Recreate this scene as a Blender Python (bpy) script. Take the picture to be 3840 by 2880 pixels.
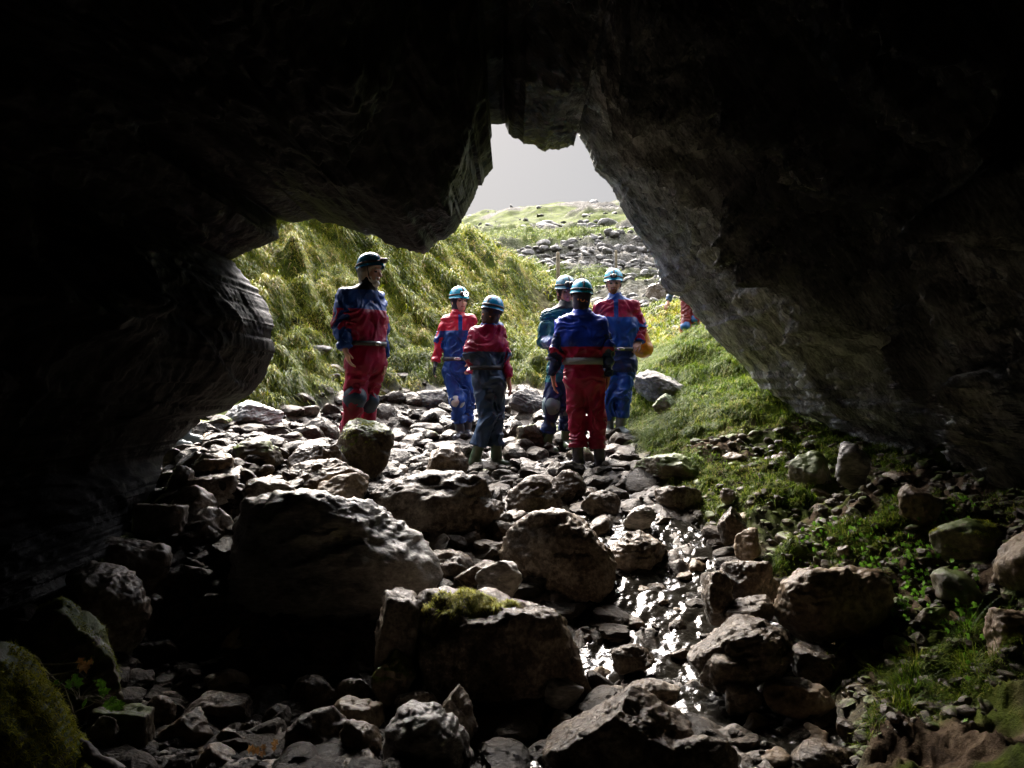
import bpy, math, random, time
import numpy as np
from mathutils import Vector, Matrix
T00 = time.time()
for o in list(bpy.data.objects): bpy.data.objects.remove(o)
S = bpy.context.scene
COL = S.collection
CZ = 1.5
FPX = 2880.0
# ---------------------------------------------------------------- camera
cam_d = bpy.data.cameras.new('camera'); cam = bpy.data.objects.new('camera', cam_d); COL.objects.link(cam)
cam.location = (0, 0, CZ); cam.rotation_euler = (math.radians(90), 0, 0)
cam_d.sensor_width = 36; cam_d.lens = 27.0; cam_d.clip_start = 0.05; cam_d.clip_end = 2000
S.camera = cam
# ---------------------------------------------------------------- sky and sun
SUN_AZ = math.radians(-15)      # to the right of the view direction
SUN_EL = math.radians(43)
w = bpy.data.worlds.new("World"); S.world = w; w.use_nodes = True
nt = w.node_tree; bg = nt.nodes['Background']
sky = nt.nodes.new('ShaderNodeTexSky'); sky.sky_type = 'NISHITA'; sky.sun_disc = False
sky.sun_elevation = SUN_EL; sky.sun_rotation = SUN_AZ; sky.dust_density = 4; sky.air_density = 1.0
mx = nt.nodes.new('ShaderNodeMixRGB'); mx.inputs[0].default_value = 0.93
mx.inputs[2].default_value = (0.87, 0.86, 0.87, 1)
nt.links.new(sky.outputs[0], mx.inputs[1])
# overcast sky: brighter towards the zenith and round the veiled sun than near the horizon
tc = nt.nodes.new('ShaderNodeTexCoord'); sx = nt.nodes.new('ShaderNodeSeparateXYZ'); nt.links.new(tc.outputs['Generated'], sx.inputs[0])
zr = nt.nodes.new('ShaderNodeMapRange'); zr.interpolation_type = 'SMOOTHSTEP'
zr.inputs[1].default_value = 0.335; zr.inputs[2].default_value = 0.62; zr.inputs[3].default_value = 1.0; zr.inputs[4].default_value = 11.5
nt.links.new(sx.outputs[2], zr.inputs[0])
vm = nt.nodes.new('ShaderNodeVectorMath'); vm.operation = 'SCALE'; nt.links.new(mx.outputs[0], vm.inputs[0])
dp = nt.nodes.new('ShaderNodeVectorMath'); dp.operation = 'DOT_PRODUCT'; nt.links.new(tc.outputs['Generated'], dp.inputs[0])
dp.inputs[1].default_value = (math.sin(SUN_AZ)*math.cos(SUN_EL), math.cos(SUN_AZ)*math.cos(SUN_EL), math.sin(SUN_EL))
gr = nt.nodes.new('ShaderNodeMapRange'); gr.interpolation_type = 'SMOOTHSTEP'; gr.inputs[1].default_value = 0.89; gr.inputs[2].default_value = 0.99; gr.inputs[3].default_value = 0.0; gr.inputs[4].default_value = 52.0
nt.links.new(dp.outputs['Value'], gr.inputs[0])
ad = nt.nodes.new('ShaderNodeMath'); ad.operation = 'ADD'; nt.links.new(zr.outputs[0], ad.inputs[0]); nt.links.new(gr.outputs[0], ad.inputs[1])
nt.links.new(ad.outputs[0], vm.inputs['Scale'])
nt.links.new(vm.outputs[0], bg.inputs[0])
bg.inputs[1].default_value = 0.10
sd = bpy.data.lights.new('sun', 'SUN'); sun = bpy.data.objects.new('sun', sd); COL.objects.link(sun)
sd.energy = 1.1; sd.angle = math.radians(20); sd.color = (1.0, 0.95, 0.86)
sv = Vector((math.sin(SUN_AZ)*math.cos(SUN_EL), math.cos(SUN_AZ)*math.cos(SUN_EL), math.sin(SUN_EL)))
sun.rotation_euler = sv.to_track_quat('Z', 'Y').to_euler()
sun.location = (10, 20, 30)
S.view_settings.view_transform = 'Standard'; S.view_settings.look = 'None'
S.view_settings.exposure = 2.1; S.view_settings.gamma = 1.0
S.render.resolution_x = 1024; S.render.resolution_y = 768
S.cycles.max_bounces = 6; S.cycles.diffuse_bounces = 4

# ---------------------------------------------------------------- helpers
rng = np.random.default_rng(7)
TAB = np.random.default_rng(1).random((64, 64, 64)).astype(np.float32)*2-1
def vnoise(p):
    p = np.asarray(p, dtype=np.float64)
    i = np.floor(p).astype(np.int64); f = (p-i); f = f*f*f*(f*(f*6-15)+10)
    i0 = i & 63; i1 = (i+1) & 63
    x0, y0, z0 = i0[:, 0], i0[:, 1], i0[:, 2]; x1, y1, z1 = i1[:, 0], i1[:, 1], i1[:, 2]
    fx, fy, fz = f[:, 0], f[:, 1], f[:, 2]
    a = TAB[x0, y0, z0]*(1-fx)+TAB[x1, y0, z0]*fx; b = TAB[x0, y1, z0]*(1-fx)+TAB[x1, y1, z0]*fx
    c = TAB[x0, y0, z1]*(1-fx)+TAB[x1, y0, z1]*fx; d = TAB[x0, y1, z1]*(1-fx)+TAB[x1, y1, z1]*fx
    return (a*(1-fy)+b*fy)*(1-fz)+(c*(1-fy)+d*fy)*fz
def fbm(p, oct=4, gain=0.5, lac=2.07):
    p = np.asarray(p, dtype=np.float64); r = 0; a = 1.0; q = p.copy()
    for k in range(oct):
        r = r+a*vnoise(q); q = q*lac+17.3; a *= gain
    return r
def ridged(p, oct=4, gain=0.5, lac=2.07):
    p = np.asarray(p, dtype=np.float64); r = 0; a = 1.0; q = p.copy()
    for k in range(oct):
        r = r+a*(1-2*np.abs(vnoise(q))); q = q*lac+11.7; a *= gain
    return r
def sstep(a, b, x): t = np.clip((x-a)/(b-a), 0, 1); return t*t*(3-2*t)
def P(px, py, d): return np.array([(px-1920)/FPX*d, d, CZ-(py-1440)/FPX*d])

def make_mesh(name, v, f, mats=(), mi=None, smooth=True, attrs=None):
    v = np.asarray(v, dtype=np.float32); f = np.asarray(f, dtype=np.int32)
    me = bpy.data.meshes.new(name)
    me.vertices.add(len(v)); me.vertices.foreach_set('co', v.ravel())
    n = f.shape[1]
    me.loops.add(f.size); me.loops.foreach_set('vertex_index', f.ravel())
    me.polygons.add(len(f)); me.polygons.foreach_set('loop_start', np.arange(0, f.size, n, dtype=np.int32))
    for m in mats: me.materials.append(m)
    if mi is not None: me.polygons.foreach_set('material_index', np.asarray(mi, dtype=np.int32))
    me.polygons.foreach_set('use_smooth', np.full(len(f), smooth, dtype=bool))
    me.update(calc_edges=True)
    if attrs:
        for k, (dom, arr) in attrs.items():
            arr = np.asarray(arr, dtype=np.float32)
            if arr.ndim == 2:
                a = me.attributes.new(k, 'FLOAT_COLOR', dom); a.data.foreach_set('color', arr.ravel())
            else:
                a = me.attributes.new(k, 'FLOAT', dom); a.data.foreach_set('value', arr)
    return me
def mkobj(name, me, loc=(0, 0, 0), parent=None):
    o = bpy.data.objects.new(name, me); COL.objects.link(o); o.location = loc
    if parent is not None: o.parent = parent
    return o
def tag(o, label=None, cat=None, group=None, kind=None):
    if label: o['label'] = label
    if cat: o['category'] = cat
    if group: o['group'] = group
    if kind: o['kind'] = kind
    return o
def grid_faces(nr, nc):
    i = np.arange(nr-1)[:, None]*nc+np.arange(nc-1)[None, :]
    i = i.ravel(); return np.stack([i, i+1, i+nc+1, i+nc], 1)

# ---------------------------------------------------------------- materials
def nodes(name):
    m = bpy.data.materials.new(name); m.use_nodes = True
    return m, m.node_tree, m.node_tree.nodes['Principled BSDF']
def N(nt, t, **kw):
    n = nt.nodes.new(t)
    for k, v in kw.items():
        if k.startswith('i_'):
            key = k[2:].replace('_', ' '); n.inputs[key].default_value = v
        else: setattr(n, k, v)
    return n
def ramp(nt, fac, stops):
    r = nt.nodes.new('ShaderNodeValToRGB'); e = r.color_ramp.elements
    while len(e) < len(stops): e.new(0.5)
    for q, (p, c) in zip(e, stops): q.position = p; q.color = (*c, 1)
    nt.links.new(fac, r.inputs[0]); return r
def rock_mat(name, dark, mid, light, rough=(0.3, 0.6), moss=0.0, scale=3.0, bump=0.5, streak=None, spec=0.5, mosscol=(0.07, 0.10, 0.012)):
    m, nt, b = nodes(name); L = nt.links.new
    g = N(nt, 'ShaderNodeNewGeometry')
    mp = N(nt, 'ShaderNodeMapping'); L(g.outputs['Position'], mp.inputs['Vector'])
    if streak:
        mp.inputs['Rotation'].default_value = streak[0]
        mp2 = N(nt, 'ShaderNodeMapping'); L(mp.outputs[0], mp2.inputs['Vector']); mp2.inputs['Scale'].default_value = streak[1]; mp = mp2
    n1 = N(nt, 'ShaderNodeTexNoise', i_Scale=scale, i_Detail=8.0, i_Roughness=0.62); L(mp.outputs[0], n1.inputs['Vector'])
    n2 = N(nt, 'ShaderNodeTexNoise', i_Scale=scale*9, i_Detail=6.0, i_Roughness=0.7); L(mp.outputs[0], n2.inputs['Vector'])
    ad = N(nt, 'ShaderNodeMath', operation='MULTIPLY_ADD'); ad.inputs[1].default_value = 0.5
    L(n2.outputs[0], ad.inputs[0])
    h = N(nt, 'ShaderNodeMath', operation='MULTIPLY'); h.inputs[1].default_value = 0.55; L(n1.outputs[0], h.inputs[0]); L(h.outputs[0], ad.inputs[2])
    r = ramp(nt, ad.outputs[0], [(0.40, dark), (0.52, mid), (0.66, light)])
    col = r.outputs[0]
    oi = N(nt, 'ShaderNodeObjectInfo')
    hv = N(nt, 'ShaderNodeHueSaturation'); L(col, hv.inputs['Color'])
    mr = N(nt, 'ShaderNodeMapRange'); mr.inputs[3].default_value = 0.65; mr.inputs[4].default_value = 1.35
    L(oi.outputs['Random'], mr.inputs[0]); L(mr.outputs[0], hv.inputs['Value']); col = hv.outputs[0]
    if moss > 0:
        sx = N(nt, 'ShaderNodeSeparateXYZ'); L(g.outputs['Normal'], sx.inputs[0])
        n3 = N(nt, 'ShaderNodeTexNoise', i_Scale=5.0, i_Detail=6.0, i_Roughness=0.7); L(g.outputs['Position'], n3.inputs['Vector'])
        a = N(nt, 'ShaderNodeMath', operation='MULTIPLY_ADD'); a.inputs[1].default_value = 0.25; L(sx.outputs[2], a.inputs[0]); L(n3.outputs[0], a.inputs[2])
        mm = N(nt, 'ShaderNodeMapRange'); mm.inputs[1].default_value = 0.95-moss*0.5; mm.inputs[2].default_value = 1.03-moss*0.5; L(a.outputs[0], mm.inputs[0])
        mix = N(nt, 'ShaderNodeMixRGB'); L(mm.outputs[0], mix.inputs[0]); L(col, mix.inputs[1]); mix.inputs[2].default_value = (*mosscol, 1)
        col = mix.outputs[0]
    L(col, b.inputs['Base Color'])
    rr = N(nt, 'ShaderNodeMapRange'); rr.inputs[1].default_value = 0.35; rr.inputs[2].default_value = 0.65
    rr.inputs[3].default_value = rough[0]; rr.inputs[4].default_value = rough[1]; L(n1.outputs[0], rr.inputs[0]); L(rr.outputs[0], b.inputs['Roughness'])
    b.inputs['Specular IOR Level'].default_value = spec
    bp = N(nt, 'ShaderNodeBump', i_Strength=bump, i_Distance=0.03); L(ad.outputs[0], bp.inputs['Height']); L(bp.outputs[0], b.inputs['Normal'])
    return m
M = {}
M['wet'] = rock_mat('wet_stone', (0.022, 0.016, 0.011), (0.085, 0.064, 0.046), (0.28, 0.235, 0.185), (0.12, 0.40), 0.0, 4, 0.8, None, 0.2)
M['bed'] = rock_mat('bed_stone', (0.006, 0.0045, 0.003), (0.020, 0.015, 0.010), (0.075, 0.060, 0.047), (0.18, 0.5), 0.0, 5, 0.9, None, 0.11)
M['soil'] = rock_mat('earthy_stone', (0.03, 0.02, 0.012), (0.09, 0.065, 0.042), (0.20, 0.16, 0.11), (0.4, 0.7), 0.5, 5, 0.6, None, 0.3)
M['wetmoss'] = rock_mat('wet_mossy_stone', (0.025, 0.02, 0.013), (0.07, 0.055, 0.035), (0.17, 0.14, 0.10), (0.22, 0.5), 0.62, 4, 0.6, None, 0.15)
M['grey'] = rock_mat('rippled_grey_stone', (0.06, 0.056, 0.05), (0.21, 0.197, 0.18), (0.42, 0.40, 0.37), (0.22, 0.42), 0.0, 3, 0.8, ((0, 0, 0.5), (0.7, 1.2, 2.2)))
M['brown'] = rock_mat('brown_stone', (0.05, 0.036, 0.023), (0.16, 0.117, 0.076), (0.33, 0.265, 0.19), (0.22, 0.5), 0.0, 3, 0.7, None, 0.22)
M['pale'] = rock_mat('pale_and_sunlit_limestone', (0.05, 0.036, 0.026), (0.15, 0.117, 0.09), (0.38, 0.34, 0.31), (0.16, 0.4), 0.0, 4, 0.6, None, 0.3)  # also carries the left pile's sunlit look as a lighter colour
M['lime'] = rock_mat('hill_limestone', (0.03, 0.027, 0.024), (0.10, 0.094, 0.088), (0.27, 0.26, 0.25), (0.6, 0.9), 0.25, 1.2, 0.8, None, 0.3, (0.10, 0.14, 0.03))
M['mossy'] = rock_mat('mossy_stone', (0.03, 0.025, 0.017), (0.09, 0.075, 0.045), (0.2, 0.17, 0.12), (0.4, 0.7), 0.85, 4, 0.6)
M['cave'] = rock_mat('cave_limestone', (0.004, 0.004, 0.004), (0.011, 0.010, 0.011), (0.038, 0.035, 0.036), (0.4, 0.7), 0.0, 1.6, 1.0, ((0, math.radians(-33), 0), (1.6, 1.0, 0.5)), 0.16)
M['litwall'] = rock_mat('streaked_lit_tint_wall', (0.025, 0.024, 0.023), (0.29, 0.288, 0.284), (0.80, 0.805, 0.81), (0.10, 0.36), 0.0, 1.6, 1.6, ((0, math.radians(36), 0), (4.5, 6.0, 1.1)), 0.5)  # streaked rock with the mouth-lit tone put into its colour

def plain(name, col, rough=0.5, spec=0.5, metal=0.0, coat=0.0, var=0.0, bump=0.0, bscale=40, emit=None):
    m, nt, b = nodes(name); L = nt.links.new
    b.inputs['Base Color'].default_value = (*col, 1); b.inputs['Roughness'].default_value = rough
    b.inputs['Specular IOR Level'].default_value = spec; b.inputs['Metallic'].default_value = metal
    b.inputs['Coat Weight'].default_value = coat; b.inputs['Coat Roughness'].default_value = 0.15
    n1 = N(nt, 'ShaderNodeTexNoise', i_Scale=9.0, i_Detail=5.0)
    g = N(nt, 'ShaderNodeNewGeometry'); L(g.outputs['Position'], n1.inputs['Vector'])
    if var > 0:
        r = ramp(nt, n1.outputs[0], [(0.35, tuple(c*(1-var) for c in col)), (0.65, tuple(min(1, c*(1+var)) for c in col))])
        L(r.outputs[0], b.inputs['Base Color'])
    if bump > 0:
        n2 = N(nt, 'ShaderNodeTexNoise', i_Scale=bscale, i_Detail=4.0); L(g.outputs['Position'], n2.inputs['Vector'])
        bp = N(nt, 'ShaderNodeBump', i_Strength=bump, i_Distance=0.01); L(n2.outputs[0], bp.inputs['Height']); L(bp.outputs[0], b.inputs['Normal'])
    if emit:
        b.inputs['Emission Color'].default_value = (*emit[0], 1); b.inputs['Emission Strength'].default_value = emit[1]
    return m
def suit(name, col, rough=0.42):
    m = plain(name, col, rough, 0.28, 0, 0.05, 0.22, 0.35, 26); nt = m.node_tree; b = nt.nodes['Principled BSDF']; L = nt.links.new
    src = b.inputs['Base Color'].links[0].from_socket; g = N(nt, 'ShaderNodeNewGeometry')
    n = N(nt, 'ShaderNodeTexNoise', i_Scale=5.5, i_Detail=9.0, i_Roughness=0.72); L(g.outputs['Position'], n.inputs['Vector'])
    mr = N(nt, 'ShaderNodeMapRange'); mr.inputs[1].default_value = 0.56; mr.inputs[2].default_value = 0.70; mr.inputs[4].default_value = 0.55; L(n.outputs[0], mr.inputs[0])
    mx_ = N(nt, 'ShaderNodeMixRGB'); L(mr.outputs[0], mx_.inputs[0]); L(src, mx_.inputs[1]); mx_.inputs[2].default_value = (0.075, 0.052, 0.036, 1); L(mx_.outputs[0], b.inputs['Base Color'])
    return m
def grass_mat(name, stops, rough=0.5):
    m, nt, b = nodes(name); L = nt.links.new
    a = N(nt, 'ShaderNodeAttribute', attribute_name='rnd')
    r = ramp(nt, a.outputs['Fac'], stops); L(r.outputs[0], b.inputs['Base Color'])
    b.inputs['Roughness'].default_value = rough; b.inputs['Specular IOR Level'].default_value = 0.08
    tr = N(nt, 'ShaderNodeBsdfTranslucent'); L(r.outputs[0], tr.inputs['Color'])
    mix = N(nt, 'ShaderNodeMixShader'); mix.inputs[0].default_value = 0.4
    out = nt.nodes['Material Output']; L(b.outputs[0], mix.inputs[1]); L(tr.outputs[0], mix.inputs[2]); L(mix.outputs[0], out.inputs[0])
    return m
M['bankgrass'] = grass_mat('tussock_grass', [(0.0, (0.016, 0.032, 0.001)), (0.3, (0.07, 0.11, 0.002)), (0.58, (0.175, 0.205, 0.005)), (0.82, (0.28, 0.27, 0.016)), (1.0, (0.30, 0.22, 0.07))])
M['greengrass'] = grass_mat('green_grass', [(0.0, (0.02, 0.04, 0.003)), (0.4, (0.06, 0.11, 0.006)), (0.75, (0.14, 0.19, 0.012)), (1.0, (0.24, 0.23, 0.06))])
M['moss'] = grass_mat('bright_moss', [(0.0, (0.08, 0.10, 0.01)), (0.5, (0.22, 0.24, 0.02)), (1.0, (0.36, 0.36, 0.05))])
M['goldmoss'] = grass_mat('golden_moss', [(0.0, (0.12, 0.13, 0.008)), (0.5, (0.42, 0.42, 0.02)), (1.0, (0.62, 0.58, 0.06))])
M['leaf'] = grass_mat('fresh_leaf', [(0.0, (0.06, 0.16, 0.015)), (0.5, (0.14, 0.32, 0.03)), (1.0, (0.25, 0.42, 0.06))], 0.4)
M['deadleaf'] = grass_mat('dead_leaf', [(0.0, (0.16, 0.07, 0.02)), (0.5, (0.35, 0.18, 0.06)), (1.0, (0.42, 0.28, 0.14))])

# ---------------------------------------------------------------- terrain height
CP = [  # px, py, depth of ground points
 # near floor
 (900, 2880, 2.9), (400, 2880, 2.9), (1500, 2880, 2.9), (2100, 2890, 2.9), (2700, 2890, 2.9), (3300, 2860, 2.85), (3800, 2700, 2.75),
 (1000, 2480, 4.0), (500, 2460, 3.9), (1500, 2500, 4.0), (1900, 2480, 4.0), (2300, 2420, 4.1), (2700, 2400, 4.1), (3100, 2450, 3.8),
 (100, 2620, 3.3), (-300, 2650, 3.0), (150, 2420, 4.3), (-200, 2500, 4.3), (300, 2150, 5.0), (0, 2300, 5.2), (420, 1950, 5.6),
 # behind the big boulders
 (900, 1900, 5.0), (1400, 1900, 5.2), (1900, 2000, 5.2), (2250, 1900, 5.8), (2450, 1960, 5.4), (2620, 2110, 4.9),
 (500, 2030, 4.5), (650, 1900, 5.0), (700, 1760, 5.6), (300, 2200, 3.9), (0, 2350, 3.4),
 (1100, 1780, 6.0), (1400, 1800, 6.2), (1000, 1620, 7.0), (800, 1640, 6.6), (690, 1690, 6.4), (300, 1750, 6.2),
 # people
 (1330, 1738, 6.75), (1740, 1640, 8.55), (1820, 1748, 7.5), (2060, 1690, 7.8), (2310, 1625, 8.4), (2200, 1765, 7.25),
 (2000, 1850, 6.4), (1700, 1850, 6.3),
 (2500, 1720, 7.0), (2480, 1600, 8.0), (2420, 1560, 8.6), (2450, 1800, 6.3),
 # right bank in the cave
 (2800, 1760, 6.3), (2700, 1880, 5.7), (3200, 1800, 5.6), (3600, 1850, 4.9), (3900, 1900, 4.3), (3000, 2080, 4.7), (3450, 2080, 4.1), (3300, 2350, 3.7),
 (3800, 2350, 3.3), (3500, 2600, 3.2), (4300, 2200, 3.2), (4500, 1900, 4.5), (5200, 1800, 4.5),
 # right mound outside
 (2420, 1385, 9.3), (2540, 1318, 9.8), (2640, 1262, 10.0), (2800, 1270, 9.5), (2600, 1500, 8.3), (2800, 1500, 8.0), (3000, 1640, 7.2), (3200, 1500, 8.3), (2700, 1400, 8.8),
 (2420, 1345, 11.5), (2600, 1275, 12.2), (2800, 1250, 13.0),
 (2560, 1262, 14.2), (2450, 1250, 15.5), (2450, 1160, 19), (2800, 1150, 18), (3500, 1100, 18), (3600, 1350, 10),
 # stream going out
 (1650, 1560, 9.6), (1900, 1530, 9.9), (2150, 1520, 10), (2020, 1430, 12), (2030, 1320, 15.5), (2000, 1220, 19), (2200, 1250, 18), (2250, 1380, 13.5), (2330, 1480, 10.5),
 (2050, 1130, 25), (2095, 1088, 30), (2400, 1080, 28), (2300, 1180, 20),
 # left bank
 (1100, 1570, 8.0), (1300, 1545, 8.8), (1480, 1500, 9.8), (950, 1500, 8.0), (1050, 1330, 9.2), (960, 1150, 9.8), (880, 1000, 10.3),
 (1050, 1000, 11), (1070, 805, 12.5), (900, 850, 12), (1300, 1250, 10.8), (1300, 1050, 12.3), (1280, 830, 14), (1500, 1250, 12.2), (1500, 1050, 14), (1480, 865, 15.5),
 (1640, 928, 17), (1650, 1150, 14.5), (1750, 1300, 13), (1850, 1200, 16), (1880, 1000, 20), (2010, 1055, 24), (600, 900, 10), (300, 600, 12), (-300, 500, 12), (600, 1400, 8), (0, 1500, 7),
 (1070, 900, 20), (1480, 930, 24), (1700, 960, 27), (600, 800, 20),
 # far hill
 (1700, 1030, 33), (1900, 1060, 32), (2250, 1045, 32), (2500, 1040, 32), (3000, 1000, 32),
 (1700, 960, 38), (1950, 930, 40), (2250, 905, 41), (2500, 895, 41), (3200, 850, 42),
 (1700, 895, 60), (1950, 860, 60), (2200, 850, 60), (2420, 855, 58), (2800, 820, 60),
 (1690, 868, 85), (1800, 812, 90), (1940, 785, 92), (2100, 768, 95), (2330, 765, 96), (2600, 740, 98), (3200, 700, 100), (1300, 900, 80), (600, 850, 70),
 (1700, 900, 135), (2100, 850, 135), (2600, 850, 135), (3600, 850, 135), (600, 950, 135), (-600, 1000, 120),
 (-600, 700, 40), (5000, 800, 40), (5000, 900, 100),
]
cp = np.array([P(*c) for c in CP])
def warp(x, y):
    y = np.maximum(y, -1.5); return np.stack([1.6*x/(y+3), np.log(y+3)], 1)
cw = warp(cp[:, 0], cp[:, 1])
def tps(r2): return 0.5*r2*np.log(r2+1e-12)
def _fit():
    n = len(cw); A = tps(((cw[:, None]-cw[None])**2).sum(-1))+np.eye(n)*2e-4
    Q = np.concatenate([np.ones((n, 1)), cw], 1)
    K = np.block([[A, Q], [Q.T, np.zeros((3, 3))]])
    # heights divided by distance so the fit is even across scales
    rhs = np.concatenate([(cp[:, 2]-CZ)/(cp[:, 1]+3), np.zeros(3)])
    return np.linalg.solve(K, rhs)
sol = _fit()
def base_h(x, y):
    x = np.atleast_1d(np.asarray(x, float)); y = np.atleast_1d(np.asarray(y, float))
    q = warp(x, y); out = np.zeros(len(q)); n = len(cw)
    for s0 in range(0, len(q), 20000):
        qq = q[s0:s0+20000]
        r2 = ((qq[:, None]-cw[None])**2).sum(-1)
        out[s0:s0+20000] = tps(r2)@sol[:n]+sol[n]+qq@sol[n+1:]
    return CZ+out*(np.maximum(y, -1.5)+3)
def zones(x, y, z=None):
    """how stony / grassy / outcrop each ground point is"""
    px = 1920+x/np.maximum(y, 0.5)*FPX
    n = fbm(np.stack([x*0.9, y*0.9, 0*x], 1), 3)
    # bed half-limits in px as function of depth
    yl = np.interp(y, [0, 5, 6.5, 7.5, 8.5, 9.5, 10.5, 12, 16, 20], [-900, 200, 600, 950, 1080, 1420, 1640, 1900, 1960, 1990])
    yr = np.interp(y, [0, 3.2, 4.2, 5.0, 6.0, 7.2, 8.5, 10, 12, 16, 20], [3500, 3200, 2950, 2760, 2560, 2430, 2330, 2300, 2150, 2090, 2060])
    bed = sstep(-90, 90, px-yl+n*90)*sstep(-90, 90, yr-px+n*90)*(1-sstep(10.2, 12.5, y))
    path = sstep(-60, 60, px-np.interp(y, [9, 12, 20], [1700, 1930, 1950])+n*40)*sstep(-60, 60, np.interp(y, [9, 12, 20], [2300, 2120, 2060])-px+n*40)*sstep(9.5, 11, y)*(1-sstep(20, 23, y))*0.6*sstep(-0.5, 0.2, n)
    py = None
    n2 = fbm(np.stack([x*0.10, y*0.16, 0*x+5], 1), 4)
    out = np.maximum(sstep(30.5, 32, y)*(1-sstep(38.5, 41, y))*sstep(-0.95, -0.5, n2), sstep(45, 50, y)*sstep(0.22, 0.5, n2))
    ob = sstep(16, 18, y)*(1-sstep(26, 29, y))*sstep(2150, 2230, px)*sstep(-0.1, 0.3, n2)
    out = np.maximum(out, ob*0.9)
    return bed, path, out
def ground(x, y):
    x = np.atleast_1d(np.asarray(x, float)); y = np.atleast_1d(np.asarray(y, float))
    h = base_h(x, y); bed, path, out = zones(x, y)
    p = np.stack([x, y, 0*x], 1)
    stones = ridged(p*2.3, 4)*0.045+np.abs(fbm(p*7, 3))*0.035
    h += bed*(stones-0.045)
    tus = (1-bed)*(1-out)*(1-path)
    near = sstep(7.3, 9.0, y)*(1-sstep(40, 60, y))
    h += tus*near*(np.abs(fbm(p*1.9, 3))*0.42-0.09)*(1-0.7*sstep(2200, 2400, 1920+x/np.maximum(y, .5)*FPX))
    h += tus*(1-near)*(fbm(p*np.array([2.2, 2.2, 1]), 5)*0.07+ridged(p*4.1+4, 5, 0.6)*0.045)*(y < 20)
    h += (1-bed)*sstep(28, 36, y)*fbm(p*0.22, 5)*0.55
    st = fbm(np.stack([x*0.16, y*0.6, 0*x+8], 1), 3); stq = np.floor(st*5)/5
    h += out*(stq*0.9+ridged(p*1.1, 6, 0.6)*0.22)*sstep(15, 36, y)*(1-0.6*sstep(70, 85, y))
    h += path*fbm(p*3, 4)*0.08
    return h
ys = np.concatenate([np.linspace(-6, 2.3, 40), np.linspace(2.3, 10, 400)[1:], np.geomspace(10, 30, 320)[1:], np.geomspace(30, 140, 260)[1:]])
ss = np.concatenate([np.linspace(-2.2, -0.66, 50)[:-1], np.linspace(-0.66, 0.66, 620), np.linspace(0.66, 2.2, 50)[1:]])
YY, SS = np.meshgrid(ys, ss, indexing='ij'); XX = SS*(np.maximum(YY, 0)+3)
gx, gy = XX.ravel(), YY.ravel()
gz = ground(gx, gy); bed, path, outc = zones(gx, gy)
rbk = sstep(2300, 2500, 1920+gx/np.maximum(gy, .5)*FPX)*(1-sstep(7.0, 8.2, gy))*sstep(-0.25, 0.1, fbm(np.stack([gx*2.2, gy*2.2, 0*gx+9], 1), 4))
dry = np.clip(np.maximum(path, rbk*(1-bed)), 0, 1)
zcol = np.stack([bed, outc, dry, np.ones_like(bed)], 1)
gm, nt, b = nodes('ground'); L = nt.links.new
zc = N(nt, 'ShaderNodeVertexColor', layer_name='zone'); sp = N(nt, 'ShaderNodeSeparateColor'); L(zc.outputs[0], sp.inputs[0])
geo = N(nt, 'ShaderNodeNewGeometry')
n1 = N(nt, 'ShaderNodeTexNoise', i_Scale=1.1, i_Detail=9.0, i_Roughness=0.65); L(geo.outputs['Position'], n1.inputs['Vector'])
n2 = N(nt, 'ShaderNodeTexNoise', i_Scale=11.0, i_Detail=7.0, i_Roughness=0.7); L(geo.outputs['Position'], n2.inputs['Vector'])
mxn = N(nt, 'ShaderNodeMath', operation='MULTIPLY_ADD'); mxn.inputs[1].default_value = 0.55; L(n2.outputs[0], mxn.inputs[0]); hn_ = N(nt, 'ShaderNodeMath', operation='MULTIPLY'); hn_.inputs[1].default_value = 0.47; L(n1.outputs[0], hn_.inputs[0]); L(hn_.outputs[0], mxn.inputs[2])
cg = ramp(nt, mxn.outputs[0], [(0.40, (0.020, 0.018, 0.008)), (0.48, (0.030, 0.042, 0.006)), (0.55, (0.060, 0.080, 0.010)), (0.66, (0.11, 0.11, 0.025))])
cb = ramp(nt, n2.outputs[0], [(0.38, (0.02, 0.014, 0.009)), (0.52, (0.06, 0.043, 0.028)), (0.66, (0.16, 0.12, 0.09))])
co = ramp(nt, n2.outputs[0], [(0.36, (0.02, 0.018, 0.012)), (0.5, (0.07, 0.065, 0.055)), (0.66, (0.19, 0.18, 0.17))])
cd = ramp(nt, n2.outputs[0], [(0.36, (0.03, 0.02, 0.013)), (0.5, (0.07, 0.048, 0.03)), (0.66, (0.14, 0.105, 0.07))])
m1 = N(nt, 'ShaderNodeMixRGB'); L(sp.outputs[2], m1.inputs[0]); L(cg.outputs[0], m1.inputs[1]); L(cd.outputs[0], m1.inputs[2])
m2 = N(nt, 'ShaderNodeMixRGB'); L(sp.outputs[1], m2.inputs[0]); L(m1.outputs[0], m2.inputs[1]); L(co.outputs[0], m2.inputs[2])
m3 = N(nt, 'ShaderNodeMixRGB'); L(sp.outputs[0], m3.inputs[0]); L(m2.outputs[0], m3.inputs[1]); L(cb.outputs[0], m3.inputs[2])
L(m3.outputs[0], b.inputs['Base Color'])
rg = N(nt, 'ShaderNodeMapRange'); rg.inputs[3].default_value = 0.95; rg.inputs[4].default_value = 0.45; L(sp.outputs[0], rg.inputs[0]); L(rg.outputs[0], b.inputs['Roughness'])
rs_ = N(nt, 'ShaderNodeMapRange'); rs_.inputs[3].default_value = 0.08; rs_.inputs[4].default_value = 0.5; L(sp.outputs[0], rs_.inputs[0]); L(rs_.outputs[0], b.inputs['Specular IOR Level'])
bp = N(nt, 'ShaderNodeBump', i_Strength=0.7, i_Distance=0.05); L(n2.outputs[0], bp.inputs['Height']); L(bp.outputs[0], b.inputs['Normal'])
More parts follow.
